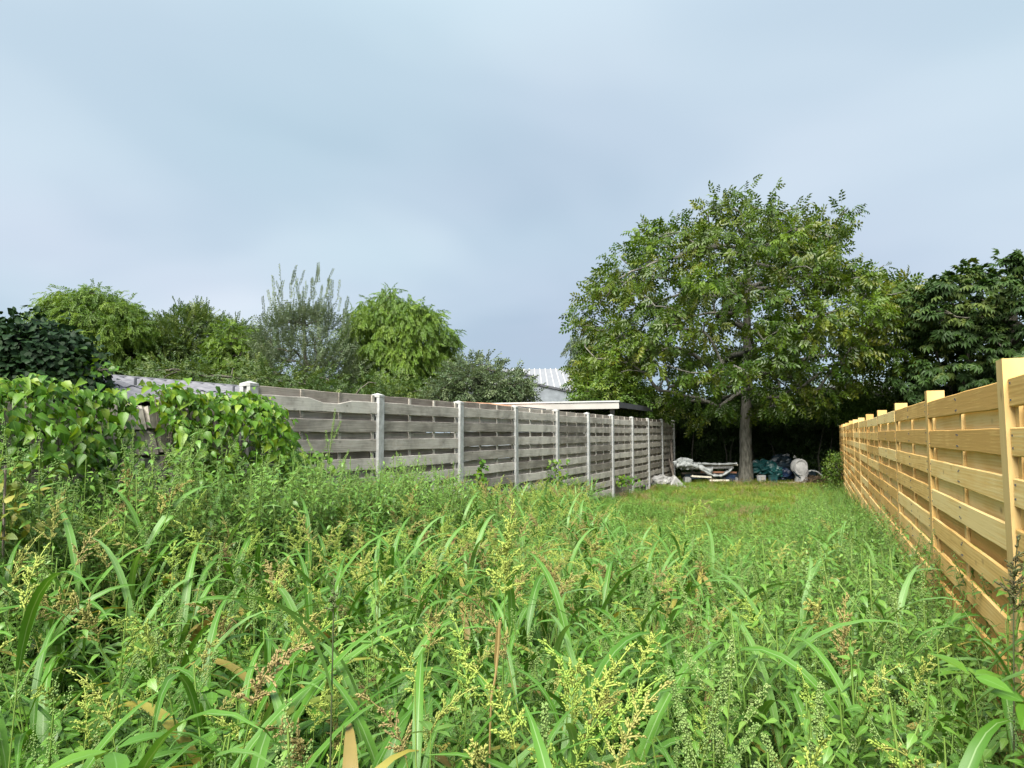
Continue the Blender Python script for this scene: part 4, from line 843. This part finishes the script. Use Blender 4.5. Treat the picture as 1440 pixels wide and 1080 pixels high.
def goosefoot(sk, r, H, nb=9, leafs=1.0, bud=True, leafL=.055, mat='goose', budn=70):
    lean = np.array((r.normal(0, .06), r.normal(0, .06), 1.)) * H; P = bez([(0, 0, 0), lean * (.2, .2, .5), lean], 8); m = sk.get('stalk')
    m.tube(P, np.linspace(.005, .002, 8), M['culm'], 4, rnd=r.random() * .5, cap=False); rn = r.random(); lm = sk.get('leaves'); bm_ = sk.get('seed_head') if bud else None
    T = []; Ms = []; Rn = []
    def leaves_on(a, b_, n, sc):
        for k in range(n):
            t = (k + .5) / n; p = a + (b_ - a) * t; az = k * 2.4 + r.uniform(-.7, .7); el = r.uniform(-.5, .4)
            ax = np.array((math.cos(az) * math.cos(el), math.sin(az) * math.cos(el), math.sin(el))); T.append(p); Ms.append(frames(ax[None], norm(np.array((0, 0, 1.)) + r.normal(0, .25, 3))[None])[0] * sc * r.uniform(.65, 1.15)); Rn.append(np.clip(rn * .5 + r.random() * .6, 0, 1))
    for i in range(7): leaves_on(P[i], P[i + 1], int(4 * leafs), (1.15 - .11 * i) * leafL / .055)
    for k in range(nb):
        t = .25 + .68 * k / nb; i = int(t * 7); p = P[i] + (P[i + 1] - P[i]) * (t * 7 - i); az = k * 2.4 + r.uniform(-.4, .4); L = H * (.34 * (1 - t) + .07) * r.uniform(.8, 1.2)
        q_ = p + np.array((math.cos(az) * L * .62, math.sin(az) * L * .62, L * .80)); m.tube([p, (p + q_) / 2 - (0, 0, .02 * L), q_], (.0025, .002, .0012), M['culm'], 3, rnd=.3, cap=False)
        leaves_on(p, q_, int(6 * leafs), .72 * leafL / .055)
        if bud and t > .45: bud_spike(bm_, q_ - (q_ - p) * .5, q_ - p + np.array((0, 0, .03)), .5 * L + .035, r, int(budn * 1.6), M['goosebud'], rn)
    tl = goose_leaf(.055, .028); lm.inst(tl[0], tl[1], np.array(Ms), np.array(T), M[mat], np.array(Rn), tl[2])
    if bud: bud_spike(bm_, P[-2], P[-1] - P[-2], H * .16 + .03, r, int(budn * 2.5), M['goosebud'], rn)
def herb(sk, r, H, nst=5, leafL=.06, leafW=.035, mat='herb', spread=.12):
    tl = leaf_t(leafL, leafW, (.1, .85, 1, .65, .04), .15, .3, .012); T = []; Ms = []; Rn = []; m = sk.get('stalk'); rn = r.random()
    for s_ in range(nst):
        az = r.uniform(0, 6.28); h = H * r.uniform(.65, 1.05); e = np.array((math.cos(az) * spread, math.sin(az) * spread, h)) * r.uniform(.7, 1.2, 3) * (1, 1, 1); P = bez([(0, 0, 0), e * (.5, .5, .45), e], 6); m.tube(P, np.linspace(.003, .0015, 6), M['culm'], 3, rnd=.2, cap=False)
        nd = 6
        for k in range(nd):
            t = .25 + .75 * k / (nd - 1); i = min(4, int(t * 5)); p = P[i] + (P[i + 1] - P[i]) * min(1, (t * 5 - i)); a0 = k * 1.57 + az
            for j in range(2 if k < nd - 1 else 4):
                a = a0 + j * (math.pi if k < nd - 1 else math.pi / 2) + r.uniform(-.3, .3); el = r.uniform(-.25, .5); ax = np.array((math.cos(a) * math.cos(el), math.sin(a) * math.cos(el), math.sin(el)))
                T.append(p); Ms.append(frames(ax[None], norm(np.array((0, 0, 1.)) + r.normal(0, .2, 3))[None])[0] * r.uniform(.7, 1.15) * (1.15 - .4 * t)); Rn.append(np.clip(rn * .5 + r.random() * .5, 0, 1))
    sk.get('leaves').inst(tl[0], tl[1], np.array(Ms), np.array(T), M[mat], np.array(Rn), tl[2])
def tuft(sk, r, H, n, W, spread, mat='lawn', bend=(20, 100), nseg=4):
    mb = sk.get('leaf')
    for k in range(n):
        strip_blade(mb, (r.normal(0, spread), r.normal(0, spread), 0), r.uniform(0, 6.28), R(r.uniform(55, 88)), R(r.uniform(*bend)), H * r.uniform(.5, 1.15), W * r.uniform(.7, 1.2), M[mat], r.random(), n=nseg, fold=.2)
def fine_panicle(sk, r, H):      # thin grass with a feathery drooping panicle
    az = r.uniform(0, 6.28); m = sk.get('stalk'); P = bez([(0, 0, 0), (.02, .01, H * .6), (math.cos(az) * .1, math.sin(az) * .1, H)], 6); m.tube(P, .0014, M['culm'], 3, rnd=.8, cap=False); rn = r.random()
    for k in range(12):
        t = k / 12; p = P[-2] + (P[-1] - P[-2]) * t; a = k * 2.4; raceme(m, p, (math.cos(a) * .8, math.sin(a) * .8, .5), .06 * (1.1 - t), .0018, M['seed'], rn, curl=.8, n=4)
    for k in range(4): strip_blade(sk.get('leaf'), (0, 0, 0), r.uniform(0, 6.28), R(78), R(90), H * .7, .006, M['blade'], r.random(), n=5)

def brown_panicle(sk, r, H):
    m = sk.get('stalk')
    for j in range(4):
        az = r.uniform(0, 6.28); x, y = r.normal(0, .08, 2); e = np.array((x + math.cos(az) * .25, y + math.sin(az) * .25, H * r.uniform(.7, 1))); P = bez([(x, y, 0), (x, y, H * .5), e], 5); m.tube(P, .003, M['brownseed'], 3, rnd=.6, cap=False); rn = r.random()
        for k in range(9):
            t = k / 9; p = P[-2] + (P[-1] - P[-2]) * t; a = k * 2.4; q_ = p + np.array((math.cos(a), math.sin(a), .5)) * .12 * (1.1 - t); m.tube([p, q_], .004, M['brownseed'], 3, rnd=rn, cap=False)
def variants(fn, n, seed0):
    out = []
    for k in range(n):
        sk = Sink(); fn(sk, np.random.default_rng(seed0 + k)); me = sk.one.mesh('weed', True); out.append(me)
    return out
VAR = {
 'barnyard': variants(lambda s, r: culm_plant(s, r, r.uniform(.85, 1.0), r.uniform(.05, .22), 5, .34, .017, True, r.uniform(.15, .23), nr=int(r.uniform(10, 16)), droop=r.uniform(.2, 1.4)), 9, 100),
 'straw': variants(lambda s, r: culm_plant(s, r, r.uniform(.85, 1.0), r.uniform(.05, .25), 4, .32, .016, True, r.uniform(.17, .25), nr=int(r.uniform(12, 18)), droop=r.uniform(.4, 1.5), hr=.0075, sm='straw'), 6, 150),
 'blades': variants(lambda s, r: [culm_plant(s, r, r.uniform(.5, .75), r.uniform(.05, .2), 7, .42, .024, False) for _ in range(1)], 6, 200),
 'goose': variants(lambda s, r: goosefoot(s, r, r.uniform(.85, 1.05)), 6, 300),
 'green': variants(lambda s, r: goosefoot(s, r, r.uniform(.85, 1.05), 12, 2.0, r.random() < .35, leafL=.046, budn=30), 7, 350),
 'herb': variants(lambda s, r: herb(s, r, r.uniform(.5, .65), 7, .07, .040), 6, 400),
 'smallherb': variants(lambda s, r: herb(s, r, .26, 8, .038, .020, 'goose', .10), 5, 500),
 'fine': variants(lambda s, r: fine_panicle(s, r, r.uniform(.8, .95)), 5, 600),
 'brown': variants(lambda s, r: brown_panicle(s, r, r.uniform(.8, 1.0)), 5, 650),
 'tuft': variants(lambda s, r: tuft(s, r, .17, 26, .0045, .05), 6, 700),
 'longtuft': variants(lambda s, r: tuft(s, r, .45, 22, .010, .05, 'blade', (30, 130), 6), 5, 800),
}
def scatter(name, label_kind, P, rotz, tilt, sc, key):
    me = bpy.data.meshes.new(name); me.vertices.add(len(P)); me.vertices.foreach_set('co', P.astype(np.float32).ravel())
    rt = np.stack([tilt * np.cos(rotz * 3.3), tilt * np.sin(rotz * 3.3), rotz], -1)
    me.attributes.new('rt', 'FLOAT_VECTOR', 'POINT').data.foreach_set('vector', rt.astype(np.float32).ravel())
    me.attributes.new('sc', 'FLOAT', 'POINT').data.foreach_set('value', sc.astype(np.float32))
    me.attributes.new('vi', 'INT', 'POINT').data.foreach_set('value', rng.integers(0, len(VAR[key]), len(P)).astype(np.int32))
    o = bpy.data.objects.new(name, me); col.objects.link(o); tag(o, label_kind, None, None, 'stuff')
    c = bpy.data.collections.new(name + '_kinds')
    for i, m in enumerate(VAR[key]):
        v = bpy.data.objects.new('%s_kind_%d' % (name, i), m); c.objects.link(v)
    ng = bpy.data.node_groups.new(name, 'GeometryNodeTree'); ng.interface.new_socket('Geometry', in_out='INPUT', socket_type='NodeSocketGeometry'); ng.interface.new_socket('Geometry', in_out='OUTPUT', socket_type='NodeSocketGeometry')
    gi = ng.nodes.new('NodeGroupInput'); go = ng.nodes.new('NodeGroupOutput'); ip = ng.nodes.new('GeometryNodeInstanceOnPoints'); ci = ng.nodes.new('GeometryNodeCollectionInfo')
    ci.inputs['Collection'].default_value = c; ci.inputs['Separate Children'].default_value = True; ci.inputs['Reset Children'].default_value = True
    def na(n_, ty):
        a = ng.nodes.new('GeometryNodeInputNamedAttribute'); a.data_type = ty; a.inputs[0].default_value = n_; return a.outputs['Attribute']
    ip.inputs['Pick Instance'].default_value = True
    ng.links.new(gi.outputs[0], ip.inputs['Points']); ng.links.new(ci.outputs[0], ip.inputs['Instance'])
    ng.links.new(na('vi', 'INT'), ip.inputs['Instance Index']); ng.links.new(na('rt', 'FLOAT_VECTOR'), ip.inputs['Rotation']); ng.links.new(na('sc', 'FLOAT'), ip.inputs['Scale'])
    ng.links.new(ip.outputs[0], go.inputs[0]); md = o.modifiers.new('scatter', 'NODES'); md.node_group = ng; return o
def field(n, s0, s1, q0, q1, hfun, dfun, smin=.25):
    s = rng.uniform(s0, s1, n); q = rng.uniform(q0, q1, n); h = hfun(s, q); keep = rng.random(n) < dfun(s, q)
    X, Y = s * SI + q * CO, s * CO - q * SI
    keep &= (Y > 1.12) & (np.abs(X) < .76 * Y + 1.3) & (h > smin * .2); P = Gv(s, q, np.zeros(n))[keep]; h = h[keep]; Yk = Y[keep]
    P[:, 2] = .0; return P, h * rng.uniform(.78, 1.12, len(h)), Yk
smooth = lambda x, a, b: np.clip((x - a) / (b - a), 0, 1) ** 2 * (3 - 2 * np.clip((x - a) / (b - a), 0, 1))
def patch(s, q, k, ph): return .5 + .5 * np.sin(s * k + ph) * np.cos(q * k * 1.3 + ph * 2.1) + .25 * np.sin(s * k * 2.3 + q * k * 1.7)
def tallzone(s, q):              # 1 where the weeds are tall, 0 in the mown part
    edge = np.interp(q, [-4.6, -4.0, -3.0, -2.0, -1.0, -.3, .1, .6], [15.5, 12.0, 9.6, 7.2, 5.6, 5.4, 7.5, 16])
    return 1 - smooth(s, edge - 1.2, edge + .6)
def wh_(s, q):
    near = np.interp(s, [0, 2, 4, 7, 10, 16, 24], [.98, .95, .86, .74, .62, .45, .4])
    left = np.interp(q, [-4.6, -3.6, -2.4], [1.36, 1.28, 1.08]); return near * left
def addf(name, label, key, base, n, dens, hmul=1.0, tilt=.12, s0=-1, s1=20, q0=-4.45, q1=.5):
    P, h, Y = field(n, s0, s1, q0, q1, wh_, dens); h = h * hmul / base
    lim = np.clip(np.interp(Y, [1, 2, 3.2, 4.5], [1.08, 1.15, 1.5, 1.7]) / (h * base + 1e-6), 0, 1); h = h * lim
    print(name, len(P)); return scatter(name, label, P, rng.uniform(0, 6.28, len(P)), np.abs(rng.normal(0, tilt, len(P))), h, key)
addf('barnyard_grass', None, 'barnyard', 1.08, 5000, lambda s, q: tallzone(s, q) * np.clip(.0 + 1.1 * patch(s, q, 1.3, .4), .08, 1) * np.interp(q, [-4.5, -.6, .1, .5], [1, .9, .35, .10]) * np.interp(s, [0, 2.5, 5], [.75, .9, 1]), 1.02, .16)
addf('straw_headed_grass', None, 'straw', 1.08, 1300, lambda s, q: tallzone(s, q) * np.interp(q, [-4.4, -1.6, -.6, 0], [1, .8, .25, .05]) * np.clip(patch(s, q, 1.2, 1.9), .1, 1), 1.06, .16)
addf('broad_grass', None, 'blades', .78, 8000, lambda s, q: tallzone(s, q) * np.clip(.1 + 1.0 * patch(s, q, 1.7, 2.2), .08, 1), .95, .14)
addf('goosefoot_weeds', None, 'goose', .95, 2600, lambda s, q: tallzone(s, q) * np.clip(np.interp(q, [-4.5, -3.4, -1.2, -.4, .4], [.6, .35, .2, .4, .5]) * (.35 + .8 * patch(s, q, .9, 4.0)), 0, 1), .93, .1)
addf('leafy_herbs', None, 'herb', .62, 7500, lambda s, q: tallzone(s, q) * np.clip(.2 + .9 * patch(s, q, 1.5, 5.0), 0, 1), .66, .2)
addf('leafy_goosefoot_weeds', None, 'green', .95, 3400, lambda s, q: tallzone(s, q) * np.interp(q, [-4.5, -3.2, -1.2, -.4, .1], [.9, .35, .3, .7, 1.0]) * np.interp(s, [8, 20], [1, .8]), .96, .12)
addf('wall_side_weeds', None, 'green', .95, 420, lambda s, q: np.interp(s, [2, 3, 6, 7], [.6, 1, 1, 0]), 1.20, .10, s0=1.5, s1=7.5, q0=-4.15, q1=-3.2)
addf('fence_side_weeds', None, 'green', .95, 900, lambda s, q: np.interp(s, [0, 4, 12, 17, 20], [.8, 1, .8, .3, 0]) * np.interp(q, [-.4, .1], [.2, 1]), 1.10, .12, s1=21, q0=-.4, q1=.56)
addf('feathery_grass', None, 'fine', .95, 1500, lambda s, q: np.clip(tallzone(s, q) + .10 * (s < 14), 0, 1) * np.interp(s, [0, 2.5, 5], [.15, .5, 1]), .95, .15, s1=16)
addf('long_grass', None, 'longtuft', .42, 5200, lambda s, q: np.clip(tallzone(s - 1.5, q) * .9 + .05 * (s < 16), 0, 1), .55, .2)
# mid-height weeds on the mown part
addf('low_herbs', None, 'smallherb', .26, 9000, lambda s, q: np.clip(np.interp(s, [0, 4, 7, 12, 16, 22], [.3, .5, .9, .7, .30, .12]) * (.3 + .9 * patch(s, q, .8, 1.0)), 0, 1), .42, .2, s1=23)
P, h, Y = field(30000, -1, 25.5, -4.5, .55, lambda s, q: np.interp(s, [0, 8, 14, 25], [1.5, 1.3, 1.0, .9]) * (.45 + .75 * patch(s, q, 1.6, 3)), lambda s, q: np.interp(s, [0, 5, 8], [.35, .5, 1]))
Pb, hb, Yb = field(700, 5, 23, -4.4, .5, lambda s, q: np.full(len(s), .34), lambda s, q: (1 - tallzone(s, q)) * np.clip(patch(s, q, .7, 2.0), 0, 1)); scatter('seeding_grass', None, Pb, rng.uniform(0, 6.28, len(Pb)), np.abs(rng.normal(0, .25, len(Pb))), hb, 'brown')
print('lawn', len(P)); scatter('grass', None, P, rng.uniform(0, 6.28, len(P)), np.abs(rng.normal(0, .12, len(P))), h, 'tuft')
# beyond the wooden fence and behind the hedge the ground is grassy too
P = np.concatenate([Gv(rng.uniform(0, 24, 2500), rng.uniform(.75, 2.6, 2500), np.zeros(2500))]); scatter('neighbour_grass', None, P, rng.uniform(0, 6.28, len(P)), np.abs(rng.normal(0, .15, len(P))), rng.uniform(1.6, 2.8, len(P)), 'tuft')

# ---------------------------------------------------------------- single plants that can be picked out
def hero(name, label, cat, px, Y, fn, seed, ztop_py=None, rz=0.0, group=None):
    sk = Sink(True); fn(sk, np.random.default_rng(seed)); base = gp(px, Y); t = thing(name, label, cat, base, rz, group)
    for nm, m in sk.l:
        if m.V: m.build(nm, t, True)
    return t
def hz(py, Y): return CH + (610 - py) / F * Y     # height that reaches row py at distance Y
BG, GF = 'barnyard_grass_plant', 'goosefoot_plant'
hero(BG, 'dark seeded barnyard grass stalk in front of the wooden fence at lower right', 'grass plant', 1388, 1.75, lambda s, r: culm_plant(s, r, hz(850, 1.75), .03, 5, .34, .024, True, .155, True, 17, .1, .0070), 1, rz=2.6)
hero(BG, 'barnyard grass with a broad drooping blade at the left edge', 'grass plant', 22, 1.75, lambda s, r: culm_plant(s, r, hz(860, 1.75), .06, 5, .48, .030, True, .16, False, 14, .8), 2)
hero(BG, 'tall yellow green seed head standing in the middle of the weeds', 'grass plant', 700, 2.0, lambda s, r: culm_plant(s, r, hz(830, 2.0), .02, 4, .30, .017, True, .22, False, 22, .15, .0075), 3)
hero(BG, 'barnyard grass with brownish heads bending at lower left', 'grass plant', 262, 1.5, lambda s, r: culm_plant(s, r, hz(960, 1.5), .18, 5, .32, .02, True, .17, False, 14, 1.0, .007), 4)
hero(BG, 'single thin dark stalk with a small brown head left of centre', 'grass plant', 472, 1.6, lambda s, r: culm_plant(s, r, hz(850, 1.6), .02, 3, .36, .026, True, .06, True, 6, .1), 5)
hero(BG, 'grass stalk with a cream bent head crossing at far lower left', 'grass plant', 60, 1.35, lambda s, r: culm_plant(s, r, hz(1000, 1.35), .2, 4, .3, .02, True, .15, False, 13, 1.3, .007), 6)
hero(BG, 'big arching blue green blades in the lower right corner', 'grass plant', 1320, 1.35, lambda s, r: culm_plant(s, r, hz(1010, 1.35), .05, 8, .40, .028, False), 7)
hero(BG, 'cluster of broad arching blades low in the middle', 'grass plant', 600, 1.45, lambda s, r: culm_plant(s, r, hz(960, 1.45), .05, 8, .38, .024, False), 8)
hero(BG, 'upright broad blade cluster right of the middle', 'grass plant', 1178, 1.8, lambda s, r: culm_plant(s, r, hz(930, 1.8), .03, 7, .38, .022, False), 9)
hero(BG, 'tall grass with a light plume reaching up before the far lawn', 'grass plant', 930, 4.2, lambda s, r: culm_plant(s, r, hz(745, 4.2), .12, 5, .4, .02, True, .28, False, 14, 1.2, .007), 10)
hero(BG, 'arching grass blades at the bottom left of centre', 'grass plant', 420, 1.3, lambda s, r: culm_plant(s, r, hz(1030, 1.3), .1, 7, .36, .03, False), 11)
hero(GF, 'pale green goosefoot head at the bottom edge, middle of the picture', 'weed', 768, 1.25, lambda s, r: goosefoot(s, r, hz(1035, 1.25), 5, .8, budn=150), 12)
hero(GF, 'tall narrow pale goosefoot spike right of the middle, front', 'weed', 893, 1.6, lambda s, r: goosefoot(s, r, hz(905, 1.6), 7, .7, budn=160), 13)
hero(GF, 'broad pale goosefoot with leafy top at lower right of the middle', 'weed', 1090, 1.45, lambda s, r: goosefoot(s, r, hz(965, 1.45), 8, 1.2, budn=150, leafL=.07), 14)
hero(GF, 'slim goosefoot spike left of the broad pale goosefoot', 'weed', 1012, 1.4, lambda s, r: goosefoot(s, r, hz(1000, 1.4), 6, .7, budn=150), 15)
hero(GF, 'fresh leafy goosefoot without flowers in the right foreground', 'weed', 1058, 1.9, lambda s, r: goosefoot(s, r, hz(880, 1.9), 9, 1.5, False, leafL=.07), 16)
hero(GF, 'tall pale flowering goosefoot before the grey fence near the vine', 'weed', 446, 5.2, lambda s, r: goosefoot(s, r, hz(585, 5.2), 12, .6, budn=90), 17)
hero(GF, 'tallest leafy goosefoot before the right end of the vine', 'weed', 330, 4.5, lambda s, r: goosefoot(s, r, hz(610, 4.5), 14, 1.6, True, leafL=.08), 18)
hero(GF, 'leafy goosefoot standing before the gap between the two vines', 'weed', 255, 4.1, lambda s, r: goosefoot(s, r, hz(595, 4.1), 14, 1.6, True, leafL=.08), 19)
hero(GF, 'yellowish bushy weed in the gap between the two vines', 'weed', 180, 4.0, lambda s, r: goosefoot(s, r, hz(615, 4.0), 14, 1.3, True, leafL=.06), 20)
hero(GF, 'bushy green weed left of the first tall concrete post', 'weed', 400, 4.7, lambda s, r: goosefoot(s, r, hz(640, 4.7), 14, 1.8, False, leafL=.08), 21)
hero('broad_leaved_weed', 'broad leaved rosette weed at the bottom left edge', 'weed', 192, 1.22, lambda s, r: herb(s, r, hz(1030, 1.22), 3, .13, .05, 'herb', .06), 22)
hero('broad_leaved_weed', 'light green leafy weed at the bottom, left of the middle', 'weed', 600, 1.5, lambda s, r: herb(s, r, hz(985, 1.5), 3, .10, .035, 'goose', .05), 23)
hero('broad_leaved_weed', 'patch of round leaved herb in the right foreground', 'weed', 1215, 2.1, lambda s, r: herb(s, r, .72, 12, .07, .05, 'herb', .2), 24)
hero('broad_leaved_weed', 'leafy weed at the bottom right corner', 'weed', 1420, 1.5, lambda s, r: herb(s, r, hz(1000, 1.5), 5, .10, .05, 'herb', .12), 25)
# a dead orange grass stalk
t = thing('dead_stalk', 'dead orange brown grass stalk in the middle of the weeds', 'stalk', gp(690, 1.75)); b = MB()
p = np.array(t.location); pts = [at(703, 875, 1.75), at(701, 910, 1.74), at(697, 950, 1.72), at(689, 990, 1.70), (p[0], p[1], 0)]
b.tube(bez(np.array(pts) - p, 14), np.linspace(.0035, .002, 14), M['dry'], 5); b.build('stalk', t)
b = MB(); strip_blade(b, pts[0] - p, 2.2, -1.35, .3, .14, .012, M['dry'], .4); b.build('leaf', t)
# climbers on the grey fence
def climber(label, px, py0, py1, seed, w=7, n=120):
    u = 1150 - px; Y = F * (LL - .16) / (CO * u); t = thing('climber', label, 'climber', gp(px, Y)); r = np.random.default_rng(seed)
    ys = r.uniform(py0, py1, n); P = np.array([at(px + r.normal(0, w), y, Y) + (0, r.normal(0, .04), 0) for y in ys]); b = MB()
    tl = leaf_t(.07, .055, (.35, 1, .95, .6, .1), .1, .3, .01); ax = norm(np.array((.3, -.7, -.6)) + r.normal(0, .5, (n, 3))); b.inst(tl[0], tl[1], frames(ax, norm(np.array((.2, -.5, .9)) + r.normal(0, .3, (n, 3)))) * r.uniform(.6, 1.1, n)[:, None, None], P - np.array(t.location), M['vine'], r.random(n), tl[2]); tag(b.build('leaves', t), kind='stuff')
    b = MB(); q0 = at(px, py0, Y); b.tube(bez([(0, 0, 0), (.03, 0, q0[2] * .5), (0, 0, q0[2])], 8), .004, M['stick'], 4); b.build('stem', t)
climber('narrow green climber on the grey fence between the second and third post', 675, 645, 720, 1, 6, 110)
climber('rounded green climber on the grey fence before the fifth panel', 781, 645, 695, 2, 10, 130)
climber('leafy weed climbing at the foot of the fence, left of the first tall post', 425, 632, 700, 3, 22, 260)
climber('dark bushy climber on the ground near the far posts', 873, 668, 682, 4, 16, 160)
# fallen leaves and yellow leaves at the left edge
t = thing('yellowing_weed', 'weed with yellow and brown leaves at the left edge below the vine', 'weed', gp(10, 3.3)); r = np.random.default_rng(9); b = MB(); tl = leaf_t(.055, .035, (.3, 1, .9, .6, .1), .15, .3, .02)
n = 90; P = np.array([at(r.normal(8, 16), r.uniform(640, 760), 3.3) + (0, r.normal(0, .1), 0) for _ in range(n)]); b.inst(tl[0], tl[1], frames(norm(r.normal(0, 1, (n, 3)) + (0, -.3, -.4)), norm(np.array((0, -.3, 1.)) + r.normal(0, .4, (n, 3)))), P - np.array(t.location), M['yellow'], r.random(n), tl[2]); tag(b.build('leaves', t), kind='stuff')
b = MB(); b.tube(bez([(0, 0, 0), (.02, 0, .7), (0, 0, 1.5)], 8), .006, M['stick'], 5); b.build('stem', t)
print('objects', len(bpy.data.objects))
